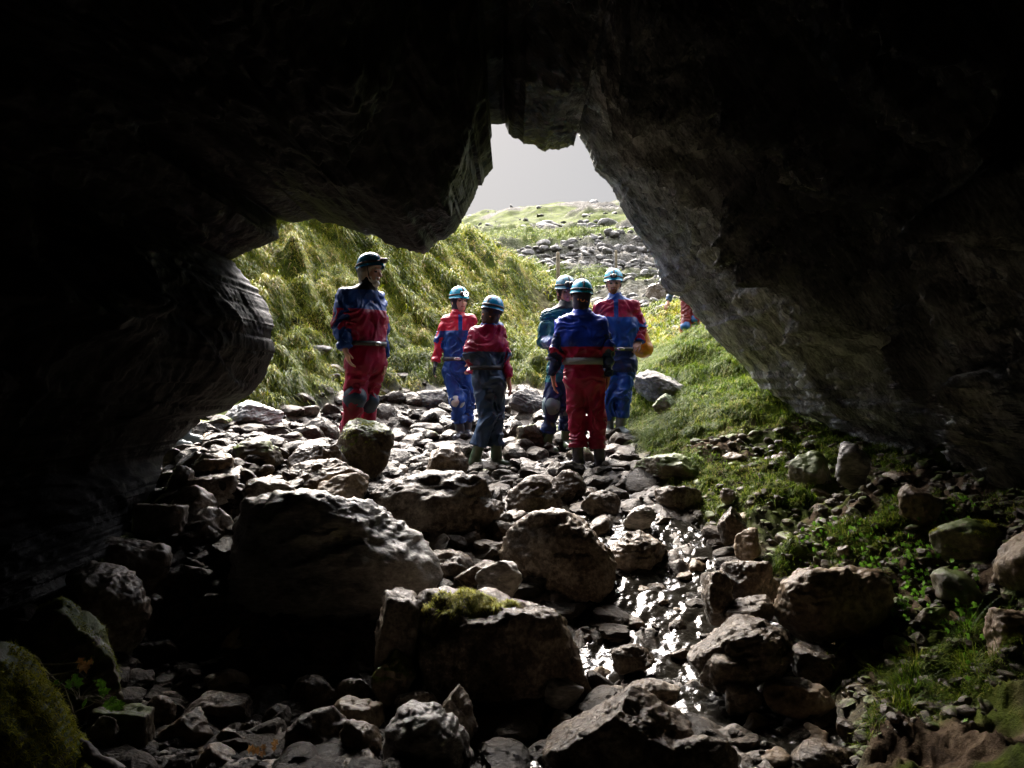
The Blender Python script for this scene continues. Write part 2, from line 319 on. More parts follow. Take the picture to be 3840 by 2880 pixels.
me = make_mesh('ground', np.stack([gx, gy, gz], 1), grid_faces(len(ys), len(ss)), [gm], attrs={'zone': ('POINT', zcol)})
ground_o = tag(mkobj('ground', me), kind='structure')
print('ground', len(me.vertices), round(time.time()-T00, 1))

# ---------------------------------------------------------------- water
wm, nt, b = nodes('stream_water'); L = nt.links.new
b.inputs['Base Color'].default_value = (0.02, 0.018, 0.014, 1); b.inputs['Roughness'].default_value = 0.15; b.inputs['IOR'].default_value = 1.33
b.inputs['Specular IOR Level'].default_value = 1.0; b.inputs['Transmission Weight'].default_value = 0.25
geo = N(nt, 'ShaderNodeNewGeometry'); n1 = N(nt, 'ShaderNodeTexNoise', i_Scale=16.0, i_Detail=4.0); L(geo.outputs['Position'], n1.inputs['Vector'])
bp = N(nt, 'ShaderNodeBump', i_Strength=0.6, i_Distance=0.02); L(n1.outputs[0], bp.inputs['Height']); L(bp.outputs[0], b.inputs['Normal'])
wy = np.linspace(2.3, 10.3, 640); wx = np.linspace(-3.6, 3.6, 560); WY, WX = np.meshgrid(wy, wx, indexing='ij')
fx, fy = WX.ravel(), WY.ravel(); bedw, _, _ = zones(fx, fy); pxw = 1920+fx/fy*FPX
# wet channel: broad at lower right, threading between boulders upstream
cl = np.interp(fy, [2.3, 3.6, 4.2, 4.8, 5.4, 6.0, 6.6, 7.5, 10.3], [1950, 2000, 2050, 2380, 1980, 1400, 900, 1050, 1350])
cr = np.interp(fy, [2.3, 3.4, 4.2, 4.8, 5.4, 6.0, 6.6, 7.5, 10.3], [3500, 3250, 2900, 2750, 2600, 2500, 2420, 2350, 2250])
wmask = (bedw > 0.45) & (pxw > cl) & (pxw < cr)
pp = np.stack([fx*15, fy*8, 0*fx], 1)
wz = base_h(fx, fy)+np.interp(fy, [5.2, 6.4], [0.016, -0.045])+fbm(pp, 4, 0.6)*0.012+fbm(np.stack([fx*1.3, fy*1.3, 0*fx+3], 1), 2)*0.018
f = grid_faces(640, 560); f = f[wmask[f].all(1)]
tag(mkobj('stream_water', make_mesh('stream_water', np.stack([fx, fy, wz], 1), f, [wm])), kind='structure')

# ---------------------------------------------------------------- cave shell
LIP = [(-900, 3600, 2.6), (-700, 2900, 2.8), (-250, 2480, 3.0), (70, 2275, 3.3), (220, 2215, 3.6), (280, 2125, 3.8), (420, 2050, 4.1), (480, 1990, 4.4), (520, 1900, 4.7), (600, 1800, 5.0),
 (625, 1700, 5.3), (700, 1620, 5.5), (760, 1575, 5.6), (850, 1535, 5.7), (940, 1470, 5.7), (985, 1430, 5.7), (1012, 1350, 5.7), (1030, 1240, 5.7), (1018, 1190, 5.8), (960, 1105, 5.9),
 (900, 1030, 6.0), (868, 960, 6.1), (930, 945, 6.2), (1000, 920, 6.3), (1047, 900, 6.4), (1036, 818, 6.6), (1100, 824, 6.6), (1175, 812, 6.6), (1280, 850, 6.5), (1400, 880, 6.4), (1480, 920, 6.3),
 (1550, 940, 6.3), (1615, 938, 6.3), (1672, 895, 6.4), (1725, 835, 6.5), (1775, 745, 6.6), (1815, 660, 6.7), (1842, 610, 6.7), (1834, 565, 6.7), (1846, 515, 6.8), (1842, 470, 6.9),
 (1893, 466, 7.0), (1910, 505, 7.0), (1960, 540, 7.0), (2040, 563, 7.0), (2058, 556, 7.0), (2085, 562, 7.0), (2140, 538, 7.0), (2160, 500, 7.1), (2172, 500, 7.2), (2200, 545, 7.2), (2240, 640, 7.3),
 (2320, 760, 7.4), (2400, 880, 7.5), (2445, 950, 7.6), (2472, 1010, 7.7), (2495, 1095, 7.8), (2550, 1102, 7.8), (2600, 1155, 7.8), (2645, 1225, 7.8), (2700, 1290, 7.8), (2790, 1370, 7.8), (2850, 1450, 7.7),
 (2960, 1520, 7.5), (3090, 1590, 7.2), (3200, 1640, 6.9), (3290, 1720, 6.6), (3420, 1780, 6.3), (3640, 1830, 5.9), (3900, 1850, 5.5), (4300, 2100, 5.2), (4700, 2900, 4.8), (5000, 3800, 4.6)]
lp = np.array([P(*c) for c in LIP]); lp[:, 2] -= CZ
seg = np.r_[0, np.cumsum(np.linalg.norm(np.diff(np.array(LIP)[:, :2], axis=0), axis=1))]
NS, NT = 1700, 600
sq = np.linspace(0, seg[-1], NS)
Lp = np.stack([np.interp(sq, seg, lp[:, k]) for k in range(3)], 1)
jj = fbm(np.stack([sq*0.02, 0*sq, 0*sq+2], 1), 4, 0.6)*0.022; Lp[:, 0] += jj; Lp[:, 2] += np.roll(jj, 60)
ang = np.unwrap(np.arctan2(Lp[:, 2], -Lp[:, 0])); rad = np.hypot(Lp[:, 0], Lp[:, 2])
ker = np.hanning(81); ker /= ker.sum()
def smo(a): return np.convolve(np.pad(a, 40, mode='edge'), ker, 'valid')
rs = smo(rad); angs = smo(ang)
tt = np.linspace(0, 1, NT)**1.55
rgt = sstep(0.3, 1.0, Lp[:, 0]); lfl = sstep(-1.2, -1.7, Lp[:, 0])*sstep(0.2, -0.3, Lp[:, 2])
V = np.zeros((NT, NS, 3))
for k, t in enumerate(tt):
    y = Lp[:, 1]*(1-t)+(-4.5)*t
    e = min(1, t*2.2)**2*(3-2*min(1, t*2.2))              # quickly lose the fine outline going inward
    a = ang*(1-e)+angs*e
    R = (rad*(1-e)+rs*e)
    # the passage widens behind the lip, then settles to a chamber
    wide = R+0.55*sstep(0, 0.22, t)*(1-rgt)*(1-0.85*lfl)+1.0*sstep(0.15+0.2*rgt, 0.7, t)
    close = math.sqrt(max(0.0, 1-max(0, (t-0.62)/0.38)**2))
    R2 = wide*close
    V[k, :, 0] = -R2*np.cos(a); V[k, :, 2] = R2*np.sin(a); V[k, :, 1] = y
Q = V.reshape(-1, 3)
nrm = np.stack([-Q[:, 0], np.zeros(len(Q)), -Q[:, 2]], 1); rr = np.linalg.norm(nrm, axis=1, keepdims=True); nrm /= np.maximum(rr, 1e-3)
tf = np.repeat(tt, NS); fade = sstep(0.0, 0.20, tf)
ca, sa = math.cos(math.radians(33)), math.sin(math.radians(33))
q1 = Q[:, 0]*ca+Q[:, 2]*sa; q2 = -Q[:, 0]*sa+Q[:, 2]*ca      # q2 runs along the dipping beds
right = sstep(0.3, 1.2, Q[:, 0])
D = fbm(Q*0.55+3, 3)*0.34*fade
D += ridged(Q*1.3+9, 4)*0.13*(0.12+0.88*fade)
st = ridged(np.stack([q1*3.4, Q[:, 1]*4.6, q2*0.9], 1), 5, 0.6)
D += st*(0.028+0.065*right)*(0.25+0.75*fade)
D += ridged(np.stack([q1*11, Q[:, 1]*12, q2*2.6], 1), 3, 0.6)*(0.008+0.050*right)
bu = Q[:, 1]*1.0+q1*0.75+fbm(Q*0.9+13, 3)*0.30
def saw(u): f_ = u-np.floor(u); return np.where(f_ < 0.82, f_/0.82, (1-f_)/0.18)
rr3 = (0.25+0.75*sstep(0, 0.06, tf))
D += right*rr3*(0.115*(saw(bu*1.9)-0.5)*(0.6+0.6*np.abs(fbm(Q*1.1+4, 2)))+0.05*(saw(bu*5.3+fbm(Q*2.2, 3)*0.8)-0.5)+0.022*(saw(bu*13+fbm(Q*4, 3))-0.5))
D += right*fade*(0.26*ridged(np.stack([q1*1.5, Q[:, 1]*1.5, q2*0.35], 1)+21, 2)+0.10*ridged(np.stack([q1*4.2, Q[:, 1]*4.2, q2*0.8], 1)+5, 2)-0.24)
D += (1-right)*rr3*0.05*(saw(Q[:, 2]*2.2+Q[:, 1]*0.5+fbm(Q*0.8, 3)*0.6)-0.5)
# stepped beds hanging from the roof
D += (np.floor(fbm(Q*np.array([0.8, 0.8, 0.8])+31, 2)*4)/4)*0.16*fade*(1-0.5*right)
# near buttress on the right
pxv = 1920+Q[:, 0]/np.maximum(Q[:, 1], .5)*FPX; pyv = 1440-Q[:, 2]/np.maximum(Q[:, 1], .5)*FPX
edge = np.interp(pyv, [-400, 500, 620, 800, 1000, 1250, 1400, 1600, 1800, 2100], [3900, 3750, 3640, 3500, 3520, 3590, 3520, 3560, 3660, 3750])
D += 0.42*sstep(0, 160, pxv-edge)*(Q[:, 1] > 0.8)*sstep(0.0, 0.15, tf)*sstep(300, 650, pyv)
# the hanging boss in the roof and the shallow bay beside it
lowl = sstep(-0.4, -1.0, Q[:, 0])*sstep(0.3, -0.3, Q[:, 2]); D = D*(0.15+0.85*sstep(0, 0.03, tf))-0.16*lowl*fade-0.34*right*sstep(0, 0.05, tf)
Q = Q+nrm*D[:, None]; Q[:, 2] += CZ
cavef = grid_faces(NT, NS)[:, ::-1]
# outer face of the hillside round the mouth
NO = 60; O = np.zeros((NO, NS, 3)); to = np.linspace(0, 1, NO)
first = Q[:NS].copy(); 
for k, t in enumerate(to):
    grow = 22*t**2.2+0.9*t
    O[k, :, 0] = first[:, 0]-np.cos(ang)*grow
    O[k, :, 2] = first[:, 2]+np.sin(ang)*grow
    O[k, :, 1] = first[:, 1]-0.0+0.35*math.sin(min(1, t*5)*math.pi/2)*0.5-2.5*t
Oq = O.reshape(-1, 3); dis = np.repeat(sstep(0, 0.1, to), NS)
Oq[:, 1] += (fbm(Oq*0.5+7, 4)*0.6+ridged(Oq*2.0, 3)*0.08)*dis
n0 = len(Q); of = grid_faces(NO, NS)+n0
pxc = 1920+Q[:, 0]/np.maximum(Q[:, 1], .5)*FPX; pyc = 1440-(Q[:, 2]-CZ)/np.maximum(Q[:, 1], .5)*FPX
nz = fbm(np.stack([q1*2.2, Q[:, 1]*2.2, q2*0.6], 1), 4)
pale = sstep(0.35, 0.85, Q[:, 0]+0.2*nz)*np.maximum((1-sstep(0.09, 0.27, tf+0.07*nz)), 0.8*sstep(3380, 3600, pxc+160*nz)*sstep(450, 700, pyc)*(Q[:, 1] > 1))  # paints the mouth-lit band by the lip lighter; buttress paler too
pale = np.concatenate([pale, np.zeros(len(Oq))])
cm_ = M['litwall']; ct = cm_.node_tree; cb_ = ct.nodes['Principled BSDF']; lk = cb_.inputs['Base Color'].links[0].from_socket
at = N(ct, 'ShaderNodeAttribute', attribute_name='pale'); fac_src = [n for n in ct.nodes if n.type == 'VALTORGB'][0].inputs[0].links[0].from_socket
dk = ramp(ct, fac_src, [(0.40, (0.004, 0.004, 0.004)), (0.52, (0.016, 0.015, 0.015)), (0.66, (0.055, 0.051, 0.05))])  # same streaks darkened, standing in for shade further in
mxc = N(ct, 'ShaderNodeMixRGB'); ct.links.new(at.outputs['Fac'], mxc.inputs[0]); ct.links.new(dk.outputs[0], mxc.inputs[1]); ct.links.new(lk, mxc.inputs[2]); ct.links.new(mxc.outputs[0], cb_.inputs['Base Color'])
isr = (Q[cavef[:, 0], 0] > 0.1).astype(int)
me = make_mesh('cave_rock', np.concatenate([Q, Oq]), np.concatenate([cavef, of]), [M['cave'], M['litwall']], np.concatenate([isr, np.zeros(len(of), int)]), attrs={'pale': ('POINT', pale)})
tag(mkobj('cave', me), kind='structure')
print('cave', round(time.time()-T00, 1))
# ---------------------------------------------------------------- rocks
def ico(sub):
    import bmesh
    bm = bmesh.new(); bmesh.ops.create_icosphere(bm, subdivisions=sub, radius=1.0)
    v = np.array([x.co[:] for x in bm.verts]); f = np.array([[l.index for l in q.verts] for q in bm.faces]); bm.free(); return v, f
ICO = {k: ico(k) for k in (3, 4, 5, 6)}
def rock_shape(seed, size, style='ang', sub=5, rough=1.0, tilt=0.0):
    """faceted stone: unit directions cut by random planes, then weathered; size = half axes (m)"""
    r = np.random.default_rng(seed); d, f = ICO[sub]
    n_pl = {'ang': 10, 'round': 20, 'slab': 9, 'block': 8, 'wedge': 8}[style]
    n = r.normal(size=(n_pl, 3)); n /= np.linalg.norm(n, axis=1, keepdims=True)
    off = r.uniform(0.58, 1.0, n_pl)
    if style in ('slab', 'block'):
        n = np.concatenate([n, [[r.normal()*.10, r.normal()*.10, 1], [0, 0, -1]]]); off = np.r_[off, 0.62, 0.7]
        if style == 'block': n = np.concatenate([n, [[0.1, -1, -0.02], [1, .1, 0], [-1, -.1, .05]]]); off = np.r_[off, .72, .78, .78]
    if style == 'wedge': n = np.concatenate([n, [[0.55, -0.25, 0.8], [-0.6, 0.1, 0.75], [0, -1, 0.1]]]); off = np.r_[off, .5, .5, .6]
    n /= np.linalg.norm(n, axis=1, keepdims=True)
    dn = np.maximum(d@n.T, 1e-3); t = off/dn; t = np.minimum(t, 3)
    k = {'round': 12.0, 'ang': 34.0, 'slab': 34.0, 'block': 34.0, 'wedge': 40.0}[style]
    rad = (np.sum(t**(-k), 1)+1.02**(-k))**(-1/k)
    v = d*rad[:, None]
    sz = np.array(size); w = v*sz; s = float(sz.mean())
    o = r.uniform(0, 50, 3)
    disp = fbm(w/s*1.5+o, 5, 0.55)*0.08+ridged(w/s*np.array([2.5, 2.5, 6])+o, 4)*0.028*rough
    disp += (0.6-ridged(w*np.array([8, 8, 22])+o, 5, 0.62))*0.024*min(1, 0.35/s)*rough
    w = w+d*(disp*s)[:, None]
    if tilt: 
        c, q = math.cos(tilt), math.sin(tilt); w = w@np.array([[c, 0, q], [0, 1, 0], [-q, 0, c]])
    return w, f
HERO_FOOT = []
def hero(x0, y0, x1, y1, d, label, style='ang', mat='wet', dep=0.85, seed=0, tilt=0.0, sub=5, name='boulder', rough=1.0, sink=0.0, cat='rock', group=None):
    g0 = float(base_h((x0+x1-3840)/2/FPX*d, d)[0]); yb = 1440-(g0-0.04-CZ)/d*FPX; y1 = max(y1, min(yb, y1+(260 if d > 7.5 else 12))); y1 = y1+(0.22*(y1-y0) if d < 7.5 and style != 'wedge' else 0)
    a = (x1-x0)/2/FPX*d; c = (y1-y0)/2/FPX*d; cx = (x0+x1)/2; cy = (y0+y1)/2
    if a > 0.22: sub = 6
    # fit the outline box as seen
    v, f = rock_shape(seed+int(x0*7+y0), (a, max(a, c)*dep, c), style, sub, rough, tilt)
    v = v.copy()
    for ax, half in ((0, a), (2, c)):
        lo, hi = v[:, ax].min(), v[:, ax].max(); v[:, ax] = (v[:, ax]-(lo+hi)/2)*(2*half/(hi-lo))
    ctr = P(cx, cy, d); zmin = v[:, 2].min()
    v[:, 2] -= zmin
    o = mkobj(name, make_mesh(name, v, f, [M[mat]]), (ctr[0], ctr[1], ctr[2]+zmin))
    tag(o, label, cat, group)
    HERO_FOOT.append((ctr[0], ctr[1], a, max(a, c)*dep))
    return o
H = hero
big1 = H(850, 1825, 1670, 2330, 4.55, 'huge rounded boulder with a rippled grey top sloping down to the right', 'round', 'grey', 0.75, 3, 0.30, 6)
H(1362, 1762, 1852, 2110, 5.3, 'dark boulder with a pale rim directly behind the huge rippled one', 'round', 'wet', 0.7, 5, 0.25)
H(1862, 1905, 2312, 2340, 4.75, 'tall black round-shouldered boulder between the huge rippled one and the stream', 'round', 'wet', 0.7, 2, 0.1)
blk = H(1500, 2222, 2210, 2800, 3.75, 'square flat-topped block with yellow-green moss on its front edge', 'block', 'wet', 0.6, 11, 0.0, 6)
H(1415, 2205, 1590, 2560, 3.8, 'narrow dark slab leaning on the left side of the mossy block', 'block', 'wet', 0.9, 4)
H(1255, 1570, 1480, 1800, 6.15, 'mossy-topped dark boulder in front of the man in the blue and red suit', 'round', 'wetmoss', 0.85, 21)
H(360, 2015, 640, 2180, 4.15, 'pale sunlit wet slab at the foot of the dark left wall', 'slab', 'pale', 0.7, 3)  # left pile: paler material stands in for sunlight that the wall blocks
H(200, 2105, 560, 2400, 3.85, 'ribbed grey rock stepping down below the pale sunlit slab', 'ang', 'pale', 0.8, 5, 0.4)
H(66, 2245, 480, 2600, 3.35, 'large moss-stained rock leaning at the lower left wall', 'ang', 'mossy', 0.7, 2, 0.5, 6)
H(500, 1882, 705, 2030, 4.6, 'orange-brown block with a lit top just right of the left wall', 'block', 'pale', 0.8, 6)
H(640, 1820, 810, 1950, 4.85, 'pale lumpy rock behind the orange-brown block', 'ang', 'pale', 0.9, 6)
H(620, 1900, 900, 2200, 4.75, 'long rough rock leaning against the left end of the huge rippled boulder', 'ang', 'pale', 0.7, 16, -0.5)
H(700, 1775, 900, 1880, 5.1, 'flat sunlit brown slab above the pale lumpy rock', 'slab', 'pale', 0.8, 9)
H(620, 1745, 720, 1830, 5.15, 'small sunlit stone against the left wall edge', 'ang', 'pale', 0.9, 2)
H(1075, 1720, 1390, 1835, 5.55, 'long low wet slab below the mossy-topped dark boulder', 'slab', 'wet', 0.6, 3)
H(1075, 1660, 1320, 1790, 5.95, 'flat shining slab left of the mossy-topped dark boulder', 'slab', 'pale', 0.8, 13)
H(1180, 1770, 1380, 1880, 5.2, 'smooth pale brown slab behind the top of the huge rippled boulder', 'ang', 'brown', 0.8, 7, 0.2)
H(720, 1700, 880, 1790, 5.5, 'russet flat-faced stone on the sunlit patch', 'block', 'brown', 0.8, 3)
H(880, 1640, 1060, 1730, 5.9, 'wide brown stone with a mossy rim at the sunlit left', 'ang', 'wetmoss', 0.8, 4)
H(905, 1790, 1120, 1880, 5.1, 'low dark stone tucked behind the left shoulder of the huge boulder', 'slab', 'wet', 0.8, 4)
H(1395, 2445, 1560, 2625, 3.55, 'greenish-topped angular stone on the floor left of the mossy block', 'wedge', 'wetmoss', 0.9, 4)
H(1440, 2632, 1780, 2960, 2.95, 'long ribbed rock at the bottom centre pointing up to the left', 'ang', 'grey', 0.9, 3, 0.5, 6)
H(1620, 2585, 1790, 2800, 3.15, 'dark slab with one thin pale slanting edge at the bottom centre', 'wedge', 'wet', 0.7, 8)
H(2030, 2605, 2620, 3050, 2.95, 'big black pointed rock with thin bright ridges at the bottom edge', 'wedge', 'wet', 0.7, 2, 0.0, 6)
H(2580, 2320, 2960, 2510, 3.6, 'coarse jagged rock splitting the stream', 'ang', 'wet', 0.9, 5, 0.3, 6)
H(2900, 2110, 3345, 2350, 3.85, 'big tan rock with ridged top beside the trickle of water', 'ang', 'brown', 0.7, 3, 0.2, 6)
H(2690, 2095, 2930, 2230, 4.2, 'flat brown slab left of the big tan ridged rock', 'slab', 'wet', 0.8, 4)
H(2635, 2140, 2745, 2300, 4.0, 'upright brown stone standing in the stream', 'ang', 'wet', 0.8, 9)
H(2252, 1985, 2520, 2220, 4.95, 'broken black rock right of the tall round-shouldered boulder', 'ang', 'wet', 0.8, 3)
H(2690, 1905, 2800, 2030, 4.95, 'pointed stone with a pale tip at the edge of the green bank', 'wedge', 'wet', 0.8, 12)
H(2755, 1975, 2860, 2080, 4.75, 'blunt brown stone right of the pale-tipped one', 'ang', 'brown', 0.8, 2)
H(1895, 1780, 2110, 1935, 5.7, 'ribbed dome-shaped rock in mid stream', 'round', 'wet', 0.8, 7, 0.2)
H(2175, 1838, 2330, 1925, 5.6, 'small shiny black dome in the stream', 'round', 'wet', 0.8, 7)
H(2335, 1895, 2460, 1970, 5.3, 'smooth split grey cobble beside the bank', 'round', 'grey', 0.8, 7)
H(2960, 1688, 3120, 1810, 5.6, 'brown dome half buried below the right wall', 'round', 'mossy', 0.8, 5)
H(3128, 1655, 3265, 1795, 5.3, 'pale rounded boulder right of the half-buried brown dome', 'round', 'grey', 0.8, 15)
H(3365, 1815, 3520, 1940, 4.4, 'light angular stone on the ivy bank', 'ang', 'brown', 0.8, 5)
H(3740, 1975, 3920, 2240, 3.55, 'speckled pale boulder at the right picture edge', 'round', 'brown', 0.8, 5)
H(3715, 2285, 3930, 2470, 3.15, 'pale lump below the speckled boulder at the right edge', 'round', 'brown', 0.8, 9)
H(3500, 1940, 3760, 2110, 4.0, 'reddish moss-covered rock on the right bank', 'ang', 'mossy', 0.8, 5)
H(3335, 2645, 3600, 2800, 3.15, 'flat tan stone at the stream edge lower right', 'slab', 'brown', 0.8, 5)
H(3320, 2720, 3500, 2880, 2.95, 'rounded wet cobble in front of the flat tan stone', 'round', 'grey', 0.8, 5)
H(2460, 2740, 2760, 2960, 2.9, 'low broken brown rock right of the big black pointed one', 'ang', 'wet', 0.8, 5)
H(2960, 2780, 3210, 2900, 2.95, 'wide dark wet rock at the bottom right of the stream', 'ang', 'wet', 0.8, 25)
H(2380, 1385, 2570, 1530, 8.75, 'pale-topped slab jutting from the grassy mound behind the tall man', 'slab', 'lime', 0.9, 5, -0.4)
H(2445, 1475, 2545, 1570, 8.3, 'mossy stone under the pale-topped jutting slab', 'ang', 'mossy', 0.8, 5)
H(1905, 1455, 2060, 1580, 9.3, 'sunlit sloping boulder behind the walking person', 'ang', 'lime', 0.8, 3, -0.4)
H(1930, 1590, 2040, 1690, 7.9, 'dark mossy block beside the green-booted man', 'block', 'wetmoss', 0.8, 6)
H(1550, 1460, 1680, 1540, 9.9, 'flat mossy slab behind the person with the lit headlamp', 'slab', 'lime', 0.8, 3)
H(1560, 1400, 1640, 1450, 11.0, 'rounded stone at the foot of the grassy bank', 'round', 'lime', 0.8, 3)
H(690, 1565, 880, 1650, 6.9, 'yellow-mossed rock shelf behind the wellington boot', 'block', 'mossy', 0.8, 3)
H(850, 1500, 1060, 1620, 7.1, 'sloping wet grey outcrop at the left end of the stream', 'ang', 'grey', 0.8, 3, 0.4)
H(2420, 1060, 2500, 1110, 23, 'bright white slab on the slope right of the tall man', 'slab', 'pale', 0.9, 5, -0.4)
H(2450, 1140, 2545, 1190, 18.0, 'broken grey rock below the leaning person\'s hand', 'ang', 'lime', 0.8, 5)
H(2700, 1830, 2760, 1870, 5.5, 'small pale wet stone showing through the bank grass', 'ang', 'pale', 0.8, 5)
H(3140, 2045, 3185, 2080, 4.35, 'tiny lilac-grey pebble on the bank', 'round', 'pale', 0.8, 5)
H(2380, 1700, 2640, 1830, 6.3, 'brown rock buried in the bank below the red-trousered person', 'ang', 'mossy', 0.8, 5)
H(2960, 2180, 3120, 2330, 3.9, 'rusty stone under the big tan ridged rock', 'block', 'brown', 0.7, 5)
H(3440, 2560, 3640, 2700, 3.3, 'moss-hung dark lump at the foot of the right bank', 'round', 'mossy', 0.8, 5)
# floor stones in the lower left foreground
FL = [(520, 2480, 870, 2600, 3.95, 'slab', 'wet', 'wide flat grey slab at the back of the lower left floor'),
 (760, 2505, 930, 2640, 3.7, 'ang', 'brown', 'reddish stone on the front right of the wide flat grey slab'),
 (700, 2600, 940, 2730, 3.45, 'block', 'wet', 'dark square stone with a thin lit rim in the lower left'),
 (600, 2670, 810, 2810, 3.2, 'wedge', 'brown', 'tan leaf-shaped stone with a pale left face'),
 (330, 2650, 580, 2850, 3.1, 'block', 'wetmoss', 'big dark green-edged block behind the branch'),
 (330, 2685, 450, 2800, 3.0, 'round', 'wet', 'smooth rounded stone before the green-edged block'),
 (1060, 2660, 1360, 2840, 3.1, 'ang', 'wet', 'wide grey-brown rock left of the long ribbed rock'),
 (1270, 2700, 1445, 2870, 3.0, 'round', 'brown', 'small domed rock touching the long ribbed rock'),
 (1090, 2535, 1265, 2640, 3.65, 'ang', 'wet', 'flat-topped dark stone in the floor middle'),
 (1250, 2540, 1400, 2650, 3.6, 'ang', 'wet', 'rough stone just left of the greenish-topped stone'),
 (1480, 2590, 1640, 2690, 3.4, 'round', 'wet', 'smooth dim stone in front of the greenish-topped stone'),
 (1240, 2620, 1440, 2720, 3.3, 'slab', 'brown', 'pale flat tan stone left of the long ribbed rock'),
 (800, 2730, 920, 2830, 3.1, 'ang', 'brown', 'small ribbed tan stone right of the leaf-shaped stone'),
 (900, 2700, 1010, 2780, 3.25, 'round', 'wet', 'round pale cobble in the lower left floor'),
 (980, 2640, 1090, 2740, 3.35, 'wedge', 'wet', 'small tent-shaped stone between two darker rocks'),
 (730, 2790, 890, 2930, 2.9, 'ang', 'brown', 'brown rock at the bottom edge under the leaf-shaped stone'),
 (860, 2850, 1120, 2960, 2.85, 'slab', 'brown', 'flat speckled slab along the bottom edge'),
 (540, 2840, 740, 2960, 2.85, 'ang', 'wet', 'low brown stone at the bottom edge beside the branch'),
 (1200, 2830, 1440, 2960, 2.85, 'slab', 'wet', 'flat grey slab on the bottom edge left of the ribbed rock'),
 (530, 2610, 660, 2720, 3.4, 'ang', 'brown', 'small rusty stone left of the dark square stone'),
 (840, 2360, 940, 2540, 4.1, 'wedge', 'brown', 'upright brown shard standing in the shadow of the huge boulder'),
 (930, 2440, 1040, 2530, 4.0, 'round', 'wet', 'half-hidden dim cobble right of the upright shard'),
 (2040, 2550, 2190, 2640, 3.5, 'round', 'grey', 'shiny rounded cobble at the left edge of the stream'),
 (2290, 2420, 2460, 2500, 3.8, 'ang', 'wet', 'flat wet rock where the stream fans out'),
 (2620, 2440, 2860, 2560, 3.5, 'ang', 'wet', 'black stream rock below the coarse jagged rock'),
 (2860, 2560, 3120, 2640, 3.35, 'slab', 'brown', 'flat brown slab in shallow water lower right'),
 (2720, 2560, 2860, 2650, 3.4, 'round', 'wet', 'glossy cobble left of the flat brown slab'),
 (2330, 2540, 2560, 2640, 3.4, 'ang', 'wet', 'low dark ledge crossing the stream'),
 (2960, 2420, 3200, 2540, 3.6, 'ang', 'wet', 'wet dark stone below the big tan ridged rock'),
 (1700, 2110, 1900, 2230, 4.5, 'wedge', 'wet', 'small slanting rock in the gap behind the mossy block'),
 (1780, 2100, 1960, 2220, 4.35, 'ang', 'grey', 'ribbed wedge catching light before the tall black boulder'),
 (1550, 2060, 1800, 2210, 4.7, 'ang', 'wet', 'dim rippled rock between the huge boulder and the tall black one'),
 (2700, 2230, 2900, 2330, 3.9, 'ang', 'wet', 'wet brown stone behind the coarse jagged rock'),
 (2450, 1815, 2640, 1930, 5.7, 'ang', 'wet', 'cracked stone at the foot of the green bank'),
 (1650, 1790, 1800, 1870, 5.9, 'ang', 'wet', 'blackish rock below the walking person\'s boots'),
 (1700, 1850, 1890, 1950, 5.3, 'round', 'wet', 'low wet rock left of the dome-shaped rock'),
 (2050, 1760, 2200, 1850, 6.1, 'ang', 'wet', 'angular dark rock in front of the red-trousered person'),
 (1590, 1665, 1760, 1760, 6.9, 'ang', 'wet', 'dark rock behind and left of the walking person\'s boots'),
]
for i, (x0, y0, x1, y1, d, stl, mt, lb) in enumerate(FL):
    H(x0, y0, x1, y1, d, lb, stl, mt, 0.8, 40+i, 0.0, 5, 'stone')
H(1060, 1290, 1250, 1340, 9.9, 'flat pale ledge crossing the foot of the left bank', 'slab', 'lime', 0.8, 5)
# loose stones: 14 shapes copied over the bed, each copy an object of its own
PROTO = []
for i in range(14):
    stl = ['ang', 'slab', 'ang', 'wedge', 'round', 'ang', 'slab'][i % 7]
    v, f = rock_shape(500+i, (1, 0.85, 0.6 if stl != 'slab' else 0.4), stl, 4, 1.2)
    ms = {}
    for mt in ('bed', 'wet', 'brown', 'pale', 'lime', 'wetmoss', 'mossy'):
        ms[mt] = make_mesh('stone', v, f, [M[mt]])
    PROTO.append(ms)
PEOPLE_FOOT = []
def scatter(n, xr, yr, size, mats, label, group, test=None, seed=1, gap=0.75, name='stone', lift=0.15, cat='rock', flat=1.0, existing=[]):
    r = np.random.default_rng(seed); done = []; tries = 0
    while len(done) < n and tries < n*60:
        tries += 1
        px = r.uniform(*xr); d = math.exp(r.uniform(math.log(yr[0]), math.log(yr[1]))); s = size[0]*(size[1]/size[0])**(r.random()**1.6)
        x = (px-1920)/FPX*d
        if test and not test(px, d, x): continue
        if any((x-a)**2+(d-b)**2 < ((s+q)*gap)**2 for a, b, q in existing): continue
        if any(abs(x-a) < (wa+s*0.4) and abs(d-b) < (wb+s*0.4) for a, b, wa, wb in HERO_FOOT): continue
        done.append((x, d, s)); existing.append((x, d, s))
    if not done: return
    arr = np.array(done); z = base_h(arr[:, 0], arr[:, 1])
    for (x, y, s), zz in zip(done, z):
        o = bpy.data.objects.new(name, PROTO[r.integers(14)][mats[r.integers(len(mats))]]); COL.objects.link(o)
        o.location = (x, y, zz+s*lift); o.scale = (s, s*r.uniform(0.7, 1.0), s*r.uniform(0.7, 1.1)*flat)
        o.rotation_euler = (r.normal()*.25, r.normal()*.25, r.uniform(0, 6.28))
        tag(o, label, cat, group)
def inbed(px, d, x):
    b_, _, _ = zones(np.array([x]), np.array([d])); return b_[0] > 0.4
scatter(80, (560, 2560), (5.0, 8.4), (0.06, 0.22), ['bed', 'bed', 'wet', 'wetmoss'], 'wet brown stone among the many loose ones on the stream bed round the people', 'loose wet stones round the people', inbed, 1)
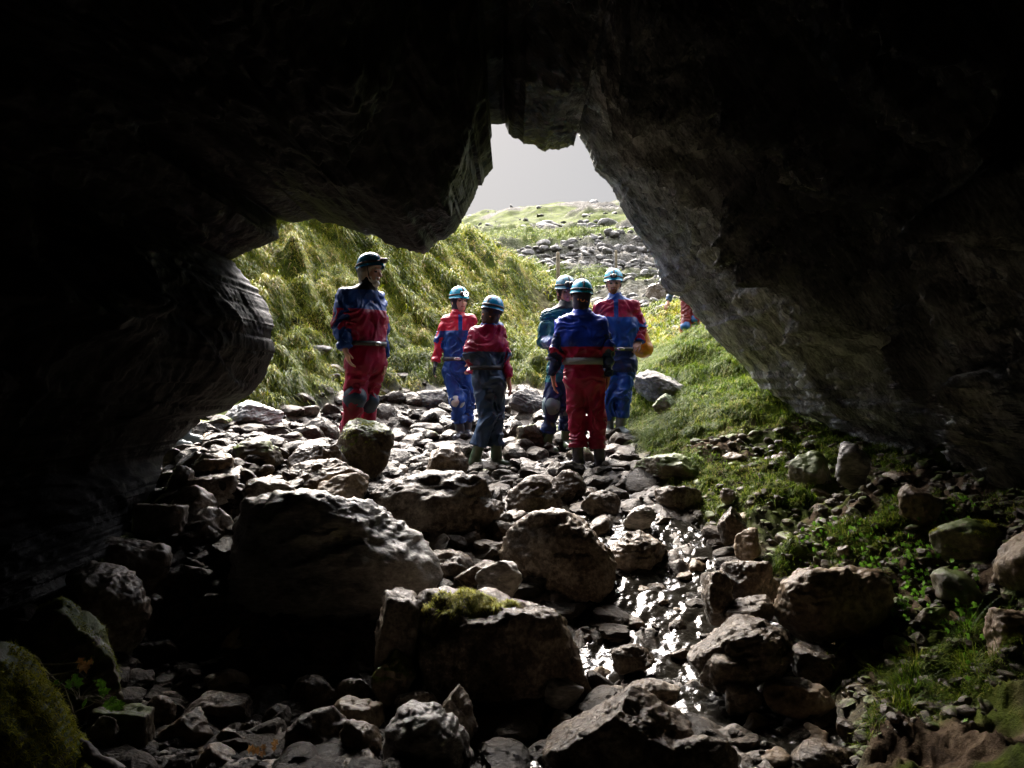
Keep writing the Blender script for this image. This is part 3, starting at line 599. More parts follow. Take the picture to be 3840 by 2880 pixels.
scatter(32, (560, 1150), (4.7, 7.0), (0.06, 0.17), ['pale', 'brown', 'brown'], 'pale stone among the sunlit ones by the left wall', 'sunlit stones by the left wall', inbed, 2)
scatter(38, (1100, 2400), (8.3, 11.5), (0.10, 0.26), ['lime', 'bed', 'wetmoss', 'bed'], 'shining stone among those upstream behind the people', 'stones upstream behind the people', None, 3, 0.7, flat=0.75)
scatter(26, (200, 1500), (2.95, 4.0), (0.05, 0.10), ['wet', 'brown', 'wet'], 'small stone filling gaps on the dark lower left floor', 'small stones on the lower left floor', None, 4)
scatter(26, (2080, 3300), (2.9, 4.9), (0.05, 0.12), ['wet', 'wet', 'brown'], 'small glistening stone in the foreground stream', 'small stones in the foreground stream', inbed, 5)
scatter(22, (2700, 3400), (4.8, 6.9), (0.06, 0.15), ['mossy', 'brown'], 'rubble stone under the foot of the right cave wall', 'rubble under the right wall', None, 6, 0.7)
scatter(34, (2380, 3700), (3.3, 7.0), (0.05, 0.15), ['mossy', 'wetmoss'], 'mossy stone poking out of the green right bank', 'mossy stones in the right bank', lambda px, d, x: not inbed(px, d, x), 7)
scatter(26, (2080, 2600), (14, 21), (0.10, 0.30), ['lime', 'lime', 'mossy'], 'grey stone on the rough slope behind the two men', 'stones on the slope behind the men', lambda px, d, x: px > 2120+(21-d)*14, 8, flat=0.8)
scatter(120, (1700, 2560), (30.5, 41), (0.2, 0.55), ['lime'], 'limestone lump in the broken crag across the far hillside', 'limestone lumps of the hillside crag', None, 9, 0.5, flat=0.9, name='limestone_lump')
scatter(50, (1700, 2560), (46, 88), (0.35, 1.0), ['lime'], 'small limestone outcrop dotted over the far grassy hilltop', 'outcrops dotted on the hilltop', lambda px, d, x: zones(np.array([x]), np.array([d]))[2][0] > 0.5 or (abs(px-2130) < 190 and 52 < d < 66), 10, 0.6, lift=0.1, name='outcrop')
# pebbles and grit: nobody could count them
def merge_stuff(name, pts, sizes, mat, seed=3, flat=0.6):
    r = np.random.default_rng(seed); v0, f0 = ICO[3][0], ICO[3][1]
    import bmesh
    bm = bmesh.new(); bmesh.ops.create_icosphere(bm, subdivisions=2, radius=1.0); v0 = np.array([x.co[:] for x in bm.verts]); f0 = np.array([[l.index for l in q.verts] for q in bm.faces]); bm.free()
    n = len(pts); nv = len(v0); vs = []
    base = [v0*(1+0.28*r.normal(size=(nv, 1))) for _ in range(12)]
    V = np.zeros((n, nv, 3))
    for i in range(n):
        a = r.uniform(0, 6.28); c, s = math.cos(a), math.sin(a)
        b_ = base[i % 12]*np.array([1, r.uniform(.6, 1), r.uniform(.4, .8)])*sizes[i]
        V[i] = b_@np.array([[c, s, 0], [-s, c, 0], [0, 0, 1]])+pts[i]
    F = (f0[None]+(np.arange(n)*nv)[:, None, None]).reshape(-1, 3)
    o = mkobj(name, make_mesh(name, V.reshape(-1, 3), F, [mat], smooth=False)); tag(o, kind='stuff'); return o
def bedpts(n, seed, keep):
    r = np.random.default_rng(seed); dd = np.exp(r.uniform(math.log(2.7), math.log(11), n)); pxs = r.uniform(0, 3400, n); xx = (pxs-1920)/FPX*dd
    bb, _, _ = zones(xx, dd)
    chl = (pxs > np.interp(dd, [2.3, 3.6, 4.2, 4.8, 5.4, 6.0], [1950, 2000, 2050, 2380, 1980, 1400])) & (pxs < np.interp(dd, [2.3, 3.4, 4.2, 4.8, 5.4, 6.0], [3500, 3250, 2900, 2750, 2600, 2500])) & (dd < 6.2) & (r.random(n) > keep)
    k = (bb > 0.35) & ~chl; return xx[k], dd[k], r
def bankpts(n, seed, keep):
    r = np.random.default_rng(seed); dd = np.exp(r.uniform(math.log(2.8), math.log(7.4), n)); pxs = r.uniform(2350, 3950, n); xx = (pxs-1920)/FPX*dd
    bb, _, _ = zones(xx, dd); k = (bb < 0.5) & (fbm(np.stack([xx*1.6, dd*1.6, 0*xx+2], 1), 3) < np.interp(pxs, [2350, 2900, 3500], [-0.2, 0.35, 1.6])); return xx[k], dd[k], r
def packed(name, n, seed, keep, sub, smin, smax, smooth, mat, lift, fn=None, grow=None):
    xx, dd, r = (fn or bedpts)(n, seed, keep); m = len(xx); hh = base_h(xx, dd) if (smax > 0.09 and grow is None) else ground(xx, dd)
    sz = (smin+(smax-smin)*r.random(m)**1.8)*(np.interp(dd, [2.7, 4, 7, 10], [0.75, 0.9, 1.15, 1.35]) if grow is None else grow(dd))
    prot = [rock_shape(900+i, (1, 0.8, 0.55 if i % 3 else 0.35), ['ang', 'slab', 'wedge', 'ang', 'round'][i % 5], sub, 1.0) for i in range(16)]
    nv = len(prot[0][0]); V = np.zeros((m, nv, 3)); f0 = prot[0][1]
    for i in range(m):
        a = r.uniform(0, 6.28); c, q = math.cos(a), math.sin(a); t = r.normal()*0.45; c2, q2 = math.cos(t), math.sin(t)
        V[i] = (prot[i % 16][0]*sz[i])@np.array([[c2, 0, q2], [0, 1, 0], [-q2, 0, c2]])@np.array([[c, q, 0], [-q, c, 0], [0, 0, 1]])+(xx[i], dd[i], hh[i]+lift*sz[i])
    F = (f0[None]+(np.arange(m)*nv)[:, None, None]).reshape(-1, 3)
    return tag(mkobj(name, make_mesh(name, V.reshape(-1, 3), F, [mat], smooth=smooth)), kind='stuff')
ICO[2] = ico(2)
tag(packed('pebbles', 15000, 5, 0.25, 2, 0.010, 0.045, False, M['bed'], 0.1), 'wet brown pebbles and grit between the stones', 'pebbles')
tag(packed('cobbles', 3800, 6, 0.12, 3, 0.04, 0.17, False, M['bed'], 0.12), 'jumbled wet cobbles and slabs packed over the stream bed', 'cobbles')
def hillpts(n, seed, keep):
    r = np.random.default_rng(seed); dd = np.exp(r.uniform(math.log(16), math.log(92), n)); pxs = r.uniform(1640, 2600, n); xx = (pxs-1920)/FPX*dd
    _, _, o_ = zones(xx, dd); n2 = fbm(np.stack([xx*0.25, dd*0.35, 0*xx], 1), 3)
    crag = (dd > 30.5) & (dd < 41) & (o_ > 0.4); top = (dd > 46) & ((np.abs(pxs-2110+1.2*(dd-60)) < 170) & (dd > 52) & (dd < 66) | (n2 > 0.38)); near = (dd < 29) & (pxs > 2130+(29-dd)*7) & (n2 > 0.05)
    k = crag | (top & (r.random(n) < 0.35)) | (near & (r.random(n) < 0.35)); return xx[k], dd[k], r
hb = packed('crag_blocks', 6500, 19, 0, 2, 0.10, 0.46, False, M['lime'], 0.0, hillpts, lambda d: np.interp(d, [16, 30, 45, 92], [0.45, 1.0, 0.9, 1.5])); tag(hb, 'broken limestone blocks of the crag and outcrops on the hillside', 'rocks')
tag(packed('rubble', 4800, 8, 0, 2, 0.010, 0.060, False, M['soil'], 0.1, bankpts), 'earthy stones and grit on the right bank', 'rubble')
r = np.random.default_rng(77)
print('rocks', round(time.time()-T00, 1), len(bpy.data.objects))
# ---------------------------------------------------------------- people
def surfnets(F, org, h):
    s = F < 0; nx, ny, nz = F.shape
    c = [s[i:nx-1+i, j:ny-1+j, k:nz-1+k] for i in (0, 1) for j in (0, 1) for k in (0, 1)]
    tot = sum(x.astype(np.int8) for x in c); act = (tot > 0) & (tot < 8)
    idx = np.full(act.shape, -1, np.int64); ai = np.argwhere(act); idx[act] = np.arange(len(ai))
    P0 = np.zeros((len(ai), 3)); W = np.zeros(len(ai))
    offs = [(i, j, k) for i in (0, 1) for j in (0, 1) for k in (0, 1)]
    for a in offs:
        for ax in range(3):
            if a[ax] == 1: continue
            b = list(a); b[ax] = 1
            fa = F[ai[:, 0]+a[0], ai[:, 1]+a[1], ai[:, 2]+a[2]]; fb = F[ai[:, 0]+b[0], ai[:, 1]+b[1], ai[:, 2]+b[2]]
            m = (fa < 0) != (fb < 0); t = np.where(m, fa/np.where(m, fa-fb, 1), 0)
            p = np.array(a)[None]+t[:, None]*(np.array(b)-np.array(a))[None]
            P0 += p*m[:, None]; W += m
    V = (ai+P0/W[:, None])*h+org
    faces = []
    for ax in range(3):
        sl0 = [slice(None)]*3; sl1 = [slice(None)]*3; sl0[ax] = slice(0, -1); sl1[ax] = slice(1, None)
        a = s[tuple(sl0)]; b = s[tuple(sl1)]; e = np.argwhere(a != b); e = e[(e > 0).all(1)]
        u, v = (ax+1) % 3, (ax+2) % 3
        lim = np.array(act.shape); e = e[(e[:, u] < lim[u]) & (e[:, v] < lim[v])]
        q = []
        for du, dv in ((-1, -1), (0, -1), (0, 0), (-1, 0)):
            t = e.copy(); t[:, u] += du; t[:, v] += dv; q.append(idx[t[:, 0], t[:, 1], t[:, 2]])
        q = np.stack(q, 1); fl = a[e[:, 0], e[:, 1], e[:, 2]]
        q[~fl] = q[~fl][:, ::-1]; faces.append(q)
    Fc = np.concatenate(faces); Fc = Fc[(Fc >= 0).all(1)]
    return V, Fc
class SDF:
    def __init__(s, lo, hi, h):
        s.h = h; s.lo = np.array(lo, float); n = np.ceil((np.array(hi)-s.lo)/h).astype(int)+1
        s.n = n; s.F = np.full(n, 1.0)
    def _sub(s, lo, hi):
        a = np.clip(np.floor((lo-s.lo)/s.h).astype(int), 0, s.n); b = np.clip(np.ceil((hi-s.lo)/s.h).astype(int)+1, 0, s.n)
        ax = [s.lo[i]+np.arange(a[i], b[i])*s.h for i in range(3)]
        return (slice(a[0], b[0]), slice(a[1], b[1]), slice(a[2], b[2])), np.meshgrid(*ax, indexing='ij')
    def _mix(s, sl, d, k, sub=False):
        F = s.F[sl]
        if F.size == 0: return
        if sub: s.F[sl] = np.maximum(F, -d); return
        if k > 0:
            hh = np.clip(0.5+0.5*(F-d)/k, 0, 1); s.F[sl] = F*(1-hh)+d*hh-k*hh*(1-hh)
        else: s.F[sl] = np.minimum(F, d)
    def cone(s, a, b, ra, rb, k=0.02, flat=None):
        a = np.array(a, float); b = np.array(b, float); m = max(ra, rb)+k*1.6+0.03
        if flat: m *= max(1, 1/flat[1])
        sl, (X, Y, Z) = s._sub(np.minimum(a, b)-m, np.maximum(a, b)+m)
        if X.size == 0: return
        px, py, pz = X-a[0], Y-a[1], Z-a[2]; ba = b-a
        if flat:
            n, fk = flat; n = np.array(n, float); n /= np.linalg.norm(n); g = 1/fk-1
            dt = px*n[0]+py*n[1]+pz*n[2]; px = px+n[0]*dt*g; py = py+n[1]*dt*g; pz = pz+n[2]*dt*g
            ba = ba+n*(ba@n)*g
        L2 = max(ba@ba, 1e-9); t = np.clip((px*ba[0]+py*ba[1]+pz*ba[2])/L2, 0, 1)
        d = np.sqrt((px-t*ba[0])**2+(py-t*ba[1])**2+(pz-t*ba[2])**2)-(ra+(rb-ra)*t)
        s._mix(sl, d*(flat[1] if flat else 1), k)
    def ell(s, c, R, rad, k=0.01, sub=False):
        c = np.array(c, float); rad = np.array(rad, float); m = rad.max()+k*1.6+0.02
        sl, (X, Y, Z) = s._sub(c-m, c+m)
        if X.size == 0: return
        D = np.stack([X-c[0], Y-c[1], Z-c[2]], -1)@np.array(R).T
        q = np.sqrt(((D/rad)**2).sum(-1)); g = np.sqrt(((D/rad**2)**2).sum(-1))+1e-6
        s._mix(sl, q*(q-1)/g, k, sub)
    def cut(s, fn):
        sl, (X, Y, Z) = s._sub(s.lo-1, s.lo+s.n*s.h+1); s.F = np.maximum(s.F, fn(X, Y, Z))
    def wrinkle(s, amp, seed, centers=()):
        m = np.abs(s.F) < amp*3+s.h*2; ii = np.argwhere(m); p = s.lo+ii*s.h
        o = np.random.default_rng(seed).uniform(0, 40, 3)
        wv = fbm(p*np.array([3.5, 3.5, 3.5])+o, 2)[:, None]*0.25
        q = p+wv*np.array([0.5, 0.5, 1.0])
        f1 = ridged(q*np.array([6, 6, 13])+o, 2); f2 = ridged(q*np.array([13, 13, 5])+o+9, 2)
        wt = 0.45*np.ones(len(p))
        for c, rr in centers: wt += 1.0*np.exp(-((p-np.array(c))**2).sum(1)/rr**2)
        s.F[m] += -amp*wt*(0.75*f1+0.40*f2-0.35)
    def mesh(s): return surfnets(s.F, s.lo, s.h)
def unit(v): v = np.array(v, float); return v/np.linalg.norm(v)
SKIN = plain('skin', (0.55, 0.30, 0.23), 0.5, 0.4, var=0.12)
SKINR = plain('ruddy_skin', (0.42, 0.18, 0.13), 0.5, 0.4, var=0.12)
LIPS = plain('lips', (0.30, 0.10, 0.09), 0.5)
EYEM = plain('eye', (0.05, 0.035, 0.03), 0.2)
BEARD = plain('ginger_beard', (0.16, 0.065, 0.03), 0.8, 0.2, bump=0.4)
BLOND = plain('grey_blond_hair', (0.36, 0.31, 0.25), 0.6, 0.3, var=0.3, bump=0.7, bscale=120)
DARKH = plain('dark_brown_hair', (0.05, 0.022, 0.015), 0.6, 0.3, var=0.3, bump=0.7, bscale=120)
WHITEB = plain('white_beard', (0.6, 0.58, 0.55), 0.8, 0.2)
BLUE = suit('blue_oversuit', (0.006, 0.047, 0.24)); NAVY = suit('navy_oversuit', (0.006, 0.018, 0.08)); RED = suit('red_oversuit', (0.26, 0.004, 0.040))
PINKR = suit('bright_red_oversuit', (0.48, 0.014, 0.045)); TEAL = suit('teal_oversuit', (0.004, 0.10, 0.13)); NVT = suit('blue_grey_oversuit', (0.022, 0.055, 0.12)); SLATE = suit('slate_oversuit', (0.03, 0.058, 0.11))
ROYAL = suit('royal_blue_oversuit', (0.006, 0.032, 0.34)); LBLUE = suit('sleeve_blue', (0.10, 0.16, 0.30))
BLACK = plain('black_fabric', (0.012, 0.012, 0.016), 0.6, var=0.3); BELT = plain('dark_webbing', (0.04, 0.04, 0.045), 0.6, bump=0.3); WBELT = plain('grey_webbing', (0.22, 0.22, 0.25), 0.6, bump=0.3)
STEEL = plain('steel', (0.55, 0.55, 0.58), 0.25, metal=1.0); WHITEP = plain('white_kneepad', (0.42, 0.42, 0.40), 0.5, var=0.3)
GREYPAD = plain('grey_kneepad', (0.10, 0.15, 0.17), 0.45, var=0.2); BLUEPAD = plain('blue_kneepad', (0.010, 0.035, 0.075), 0.5, var=0.2)
BOOTG = plain('green_wellington_rubber', (0.05, 0.085, 0.045), 0.28, var=0.3); BOOTD = plain('dark_wellington_rubber', (0.045, 0.045, 0.06), 0.25, var=0.3)
BOOTW = plain('grey_wellington_rubber', (0.16, 0.19, 0.19), 0.22, var=0.2)
HEL1 = plain('teal_helmet_shell', (0.004, 0.16, 0.34), 0.22, coat=0.5); HEL2 = plain('sky_helmet_shell', (0.01, 0.33, 0.52), 0.22, coat=0.5)
HEL3 = plain('blue_grey_helmet_shell', (0.06, 0.22, 0.32), 0.25, coat=0.5)
LAMPON = plain('lit_headlamp_lens', (1, 1, 1), 0.2, emit=((1.0, 0.97, 0.88), 14.0)); LAMPOFF = plain('headlamp_lens', (0.25, 0.22, 0.16), 0.1)
BALA = plain('dark_balaclava', (0.025, 0.018, 0.04), 0.7, bump=0.3); WHITEC = plain('white_collar_cloth', (0.6, 0.6, 0.64), 0.7)
ORNG = plain('orange_logo_print', (0.75, 0.26, 0.10), 0.6); YEL = plain('yellow_pvc', (0.42, 0.17, 0.006), 0.35, coat=0.2, var=0.2, bump=0.3, bscale=20)

def basis(front, up=(0, 0, 1)):
    f = unit(front); u = np.array(up, float); u = unit(u-f*(u@f)); r = np.cross(f, u); return r, f, u  # right, front, up
def hand(s, wr, tip, palm, thumb, r=0.0088, curl=0.5):
    """five separate bent fingers and a thumb leaving the side of the palm"""
    wr = np.array(wr, float); tip = np.array(tip, float); D = tip-wr; L = 0.185; d = D/np.linalg.norm(D)
    pn = unit(np.array(palm, float)-d*(np.array(palm, float)@d)); sd = np.cross(d, pn)
    if sd@np.array(thumb, float) < 0: sd = -sd        # sd points to the thumb side
    kn = wr+d*L*0.52
    for q in (-0.028, -0.010, 0.010, 0.026): s.cone(wr+d*0.012+sd*q*0.6, kn+sd*q, 0.019, 0.014, 0.012)
    for q, ln in ((0.031, 0.92), (0.0105, 1.0), (-0.0105, 0.93), (-0.031, 0.76)):
        b = kn+sd*q; a1 = 0.35*curl; a2 = 1.1*curl; a3 = 1.7*curl; l1, l2, l3 = 0.040*ln, 0.026*ln, 0.021*ln
        p1 = b+(d*math.cos(a1)+pn*math.sin(a1)+sd*q*1.5)*l1; p2 = p1+(d*math.cos(a2)+pn*math.sin(a2))*l2; p3 = p2+(d*math.cos(a3)+pn*math.sin(a3))*l3
        s.cone(b, p1, r*1.08, r, 0.003); s.cone(p1, p2, r, r*0.93, 0.002); s.cone(p2, p3, r*0.93, r*0.8, 0.002)
    t0 = wr+d*0.035+sd*0.026; t1 = t0+d*0.035+sd*0.026+pn*0.014; t2 = t1+d*0.032+sd*0.006+pn*0.014
    s.cone(t0, t1, 0.014, 0.0105, 0.008); s.cone(t1, t2, 0.0105, 0.0085, 0.003)
def lathe_shell(c, R, rx, ry, rz, n=40, m=14, lo=-0.25, mats=None, thick=0.004):
    """helmet dome open below, with thickness; R rows = right, front, up"""
    vs = []; th = np.linspace(0, 2*math.pi, n, endpoint=False)
    for side in (0, 1):
        k = 1-side*0.06
        for j in range(m+1):
            e = math.pi/2*(1-j/m) if j < m-1 else 0
            z = math.sin(e)*rz*k; q = math.cos(e)**0.85
            if j >= m-1: z = lo*rz*(j-m+2)/2; q = 1.02+0.02*(j-m+2)
            for t in th:
                fr = 1.0+0.06*max(0, math.cos(t-math.pi/2))*(j >= m-1)
                vs.append([math.cos(t)*rx*q*k, math.sin(t)*ry*q*k*fr, z])
    V = np.array(vs)@np.array(R)+c; F = []; mm = (m+1)*n
    for side in (0, 1):
        for j in range(m):
            for i in range(n):
                a = side*mm+j*n+i; b = side*mm+j*n+(i+1) % n; q = [a, b, b+n, a+n]; F.append(q if side else q[::-1])
    for i in range(n):
        a = m*n+i; b = m*n+(i+1) % n; F.append([a, b, b+mm, a+mm])
    return V, np.array(F)
def blob(prims, h=0.006, cutfn=None, wr=None):
    """small solid out of cones and ellipsoids: list of ('c',a,b,ra,rb,k) / ('e',c,R,rad,k)"""
    pts = []
    for p in prims:
        if p[0] == 'c': pts += [np.array(p[1])-max(p[3], p[4]), np.array(p[1])+max(p[3], p[4]), np.array(p[2])-max(p[3], p[4]), np.array(p[2])+max(p[3], p[4])]
        else: pts += [np.array(p[1])-max(p[3]), np.array(p[1])+max(p[3])]
    pts = np.array(pts); s = SDF(pts.min(0)-3*h-0.02, pts.max(0)+3*h+0.02, h)
    for p in prims:
        if p[0] == 'c': s.cone(p[1], p[2], p[3], p[4], p[5])
        else: s.ell(p[1], p[2], p[3], p[4])
    if wr: s.wrinkle(wr[0], wr[1])
    if cutfn: s.cut(cutfn)
    return s.mesh()
def ring(c, R, ra, rb, tube_h, tube_w, n=48, frac=(0, 1)):
    """flat strap following an ellipse (right, front axes of R)"""
    t = np.linspace(2*math.pi*frac[0], 2*math.pi*frac[1], n); V = []
    for a in t:
        o = np.array([math.cos(a)*ra, math.sin(a)*rb, 0]); k = unit(np.array([math.cos(a)/ra, math.sin(a)/rb, 0]))
        for dz, dr in ((-tube_h/2, 0), (-tube_h/2, tube_w), (tube_h/2, tube_w), (tube_h/2, 0)): V.append(o+k*dr+np.array([0, 0, dz]))
    V = np.array(V)@np.array(R)+c; F = []
    for i in range(n-1):
        for j in range(4): a = i*4+j; b = i*4+(j+1) % 4; F.append([a, b, b+4, a+4])
    return V, np.array(F)

def person(label, d, J, face, hface, hup=(0, 0, 1), top=BLUE, topcol=None, legs=RED, legcol=None, boot=BOOTD, toes=None, helmet=HEL1, lamp='off', hair=None, beard=None,
           sk=SKIN, kneepad=None, knees=('L', 'R'), belt=BELT, fat=1.0, hands='LR', gloves='', bald=False, cover=None, palmL=None, palmR=None, toplist=None, leglist=None, sleeve=1.0, curl=0.5,
           collar=BLACK, lampsize=1.0, logo=False, seed=0, beltz=0.0, strapR=False, htilt=0, wramp=0.021, torso_r=0.112, cuff=None):
    """J: joints as photo pixel + depth offset from d (metres); image-left = L, image-right = R"""
    g = {k: P(v[0], v[1], d+(v[2] if len(v) > 2 else 0)) for k, v in J.items()}
    base = np.array([(g['anL'][0]+g['anR'][0])/2, (g['anL'][1]+g['anR'][1])/2, min(g['anL'][2], g['anR'][2])-0.09])
    root = bpy.data.objects.new('person', None); COL.objects.link(root); root.location = base; tag(root, label, 'person', None)
    HERO_FOOT.append((base[0], base[1], 0.2, 0.2))
    def part(name, V, F, mats, mi=None, smooth=True, parent=root):
        return mkobj(name, make_mesh(name, V-base, F, mats, mi, smooth), parent=parent)
    rt, fr, up = basis((face[0], face[1], 0)); hr, hf, hu = basis(hface, hup); HR = np.array([hr, hf, hu])
    allp = np.array(list(g.values())); lo = allp.min(0)-np.array([.22, .25, .16]); hi = allp.max(0)+np.array([.22, .25, .22])
    g['nk'][2] += 0.018; g['shL'][2] += 0.026; g['shR'][2] += 0.026
    nk, hd, wst = g['nk'], g['hd'], g['wst']; hip = (g['hpL']+g['hpR'])/2
    # --- body: one skin surface
    s = SDF(lo, hi, 0.0085)
    s.ell(hd+hu*0.035-hf*0.012, HR, (0.074, 0.094, 0.098), 0.01)              # skull
    s.ell(hd-hu*0.045+hf*0.030, HR, (0.056, 0.062, 0.070), 0.025)            # face and jaw
    s.ell(hd-hu*0.092+hf*0.060, HR, (0.024, 0.022, 0.020), 0.018)            # chin
    s.cone(hd+hu*0.012+hf*0.088, hd-hu*0.030+hf*0.112, 0.0085, 0.0135, 0.008)    # nose
    s.cone(hd+hu*0.022+hf*0.076-hr*0.035, hd+hu*0.022+hf*0.076+hr*0.035, 0.013, 0.013, 0.012)    # brow
    for q in (-1, 1):
        s.ell(hd-hu*0.022+hf*0.062+hr*q*0.038, HR, (0.022, 0.020, 0.022), 0.014)  # cheek
        s.ell(hd-hu*0.012-hf*0.008+hr*q*0.076, HR, (0.010, 0.020, 0.032), 0.006)  # ear
        s.ell(hd+hu*0.004+hf*0.096+hr*q*0.031, HR, (0.015, 0.012, 0.010), 0, True)  # eye socket
    s.ell(hd-hu*0.058+hf*0.088, HR, (0.022, 0.011, 0.0075), 0.006)             # lips
    s.cone(hd-hu*0.06-hf*0.015, nk, 0.052, 0.058, 0.03)
    chest = nk*0.72+wst*0.28; s.cone(nk, chest, 0.042, 0.055, 0.03); s.cone(chest, wst, 0.055, 0.06, 0.03); s.cone(wst, hip, 0.07, 0.08, 0.04)
    for q in 'LR':
        s.cone(nk-up*0.03, g['sh'+q], 0.035, 0.035, 0.03); s.cone(g['sh'+q], g['el'+q], 0.038, 0.033, 0.02); s.cone(g['el'+q], g['wr'+q], 0.034, 0.024, 0.02)
        s.cone(hip, g['hp'+q], 0.06, 0.06, 0.03); s.cone(g['hp'+q], g['kn'+q], 0.06, 0.045, 0.03); s.cone(g['kn'+q], g['an'+q], 0.045, 0.035, 0.02)
        hp_ = g.get('hn'+q, g['wr'+q]+np.array([0, 0, -0.15])); body_in = (hip-g['wr'+q])*np.array([1, 1, 0])
        pal = {'L': palmL, 'R': palmR}[q]; pal = np.array(pal, float) if pal is not None else body_in
        hand(s, g['wr'+q], hp_, pal, np.array([fr[0], fr[1], 0.0]) if pal is body_in or True else fr, curl=curl)
    V, F = s.mesh(); C = V[F].mean(1); rel = (C-hd)@HR.T
    mi = np.zeros(len(F), int)
    eye = (np.abs(np.abs(rel[:, 0])-0.031) < 0.014) & (np.abs(rel[:, 2]-0.003) < 0.0075) & (rel[:, 1] > 0.06); mi[eye] = 1
    brow = (np.abs(np.abs(rel[:, 0])-0.031) < 0.020) & (np.abs(rel[:, 2]-0.027) < 0.005) & (rel[:, 1] > 0.06); mi[brow] = 3
    lips = (np.abs(rel[:, 0]) < 0.024) & (np.abs(rel[:, 2]+0.058) < 0.0065) & (rel[:, 1] > 0.075); mi[lips] = 2
    mats = [sk, EYEM, LIPS, beard or (hair or DARKH)]
    if beard:
        bd = (rel[:, 2] < -0.040) & (rel[:, 2] > -0.13) & (rel[:, 1] > 0.02+0.35*np.maximum(0, -0.07-rel[:, 2])) & ~lips & ((rel[:, 2] < -0.072) | (np.abs(rel[:, 0]) < 0.034) | (rel[:, 1] < 0.055)); mi[bd] = 3
    if gloves:
        mats.append(BLACK)
        for q in gloves: mi[((C-g['wr'+q])**2).sum(1) < 0.165**2] = 4
        for q in gloves: mi[((C-g.get('hn'+q))**2).sum(1) < 0.035**2] = 0
    part('body', V, F, mats, mi)
    # --- hair / balaclava
    if cover is not None:
        pr = [('e', hd+hu*0.02-hf*0.018, HR, (0.086, 0.100, 0.104), 0.01), ('e', hd-hu*0.05-hf*0.005, HR, (0.072, 0.075, 0.085), 0.03), ('c', hd-hu*0.07-hf*0.02, nk+up*0.0, 0.068, 0.066, 0.03)]
        cm = lambda X, Y, Z: -np.sqrt(((X-(hd+hf*0.105-hu*0.02)[0])**2+(Y-(hd+hf*0.105-hu*0.02)[1])**2+(Z-(hd+hf*0.105-hu*0.02)[2])**2))+0.078
        V, F = blob(pr, 0.0085, cm, (0.004, seed+3)); part('balaclava', V, F, [cover])
    if hair is not None:
        pr = [('e', hd+hu*0.030-hf*0.022, HR, (0.086, 0.098, 0.104), 0.01), ('e', hd-hu*0.055-hf*0.05, HR, (0.072, 0.05, 0.075), 0.03)]
        if hair is BLOND: pr += [('c', hd-hu*0.02-hr*0.072-hf*0.02, hd-hu*0.10-hr*0.055-hf*0.04, 0.026, 0.02, 0.02), ('c', hd-hu*0.02+hr*0.072-hf*0.02, hd-hu*0.10+hr*0.055-hf*0.04, 0.026, 0.02, 0.02), ('e', hd+hu*0.055+hf*0.05, HR, (0.066, 0.045, 0.03), 0.02)]
        c0 = hd+hf*0.12-hu*0.045
        cm = lambda X, Y, Z: -np.sqrt((X-c0[0])**2+(Y-c0[1])**2+(Z-c0[2])**2)+0.104
        V, F = blob(pr, 0.0085, cm, (0.017, seed+4)); part('hair', V, F, [hair])
        if beard is WHITEB:
            V, F = blob([('e', hd-hu*0.098+hf*0.062, HR, (0.036, 0.034, 0.032), 0.02)], 0.006, None, (0.006, 3)); part('beard', V, F, [WHITEB])
    # --- helmet
    hc = hd+hu*0.058-hf*0.008
    if htilt: hf = unit(hf+hu*htilt); hu = unit(np.cross(hr, hf)); HR = np.array([hr, hf, hu])
    V, F = lathe_shell(hc, HR, 0.103, 0.124, 0.116, lo=-0.24)
    hel = part('helmet', V, F, [helmet])
    V, F = ring(hc+hu*0.010, HR, 0.1040, 0.1250, 0.022, 0.003); part('headband', V, F, [BLACK], parent=hel)
    V, F = ring(hc-hu*0.026, HR, 0.1065, 0.1285, 0.006, 0.003); part('rim', V, F, [BLACK], parent=hel)
    arc = []                                                    # strap over the crown
    for a in np.linspace(0.05*math.pi, 0.95*math.pi, 24):
        for q, o in ((-0.009, 0), (-0.009, .004), (0.009, .004), (0.009, 0)): arc.append(hc+hr*q+hf*(0.124+o)*math.cos(a)*0.985+hu*(0.116+o)*math.sin(a)**0.9)
    F = np.array([[i*4+j, i*4+(j+1) % 4, i*4+4+(j+1) % 4, i*4+4+j] for i in range(23) for j in range(4)]); part('crown_strap', np.array(arc), F, [BLACK], parent=hel)
    vm = []
    for q in (-1, 1):
        for a, e in ((0.5, .75), (1.1, .85), (1.9, .85), (2.5, .75), (0.0, .6)):
            o = hr*q*math.sin(a*0+1)*0; dr = unit(hr*q*math.cos(e)*abs(math.sin(a+0.45))+hf*math.cos(e)*math.cos(a+.2)*1.1+hu*math.sin(e)*0.9)
            vm.append(('e', hc+hr*(dr@hr)*0.102+hf*(dr@hf)*0.122+hu*(dr@hu)*0.115, HR, (0.010, 0.014, 0.006), 0))
    V, F = blob(vm, 0.0045); part('vents', V, F, [BLACK], parent=hel)
    for q in (-1, 1):                                           # chin strap
        V, F = blob([('c', hc+hr*q*0.098+hf*0.03-hu*0.02, hd-hu*0.065+hr*q*0.062+hf*0.02, 0.005, 0.005, 0), ('c', hd-hu*0.065+hr*q*0.062+hf*0.02, hd-hu*0.108+hf*0.055, 0.005, 0.005, 0)], 0.0045)
        part('chin_strap', V, F, [BLACK], parent=hel)
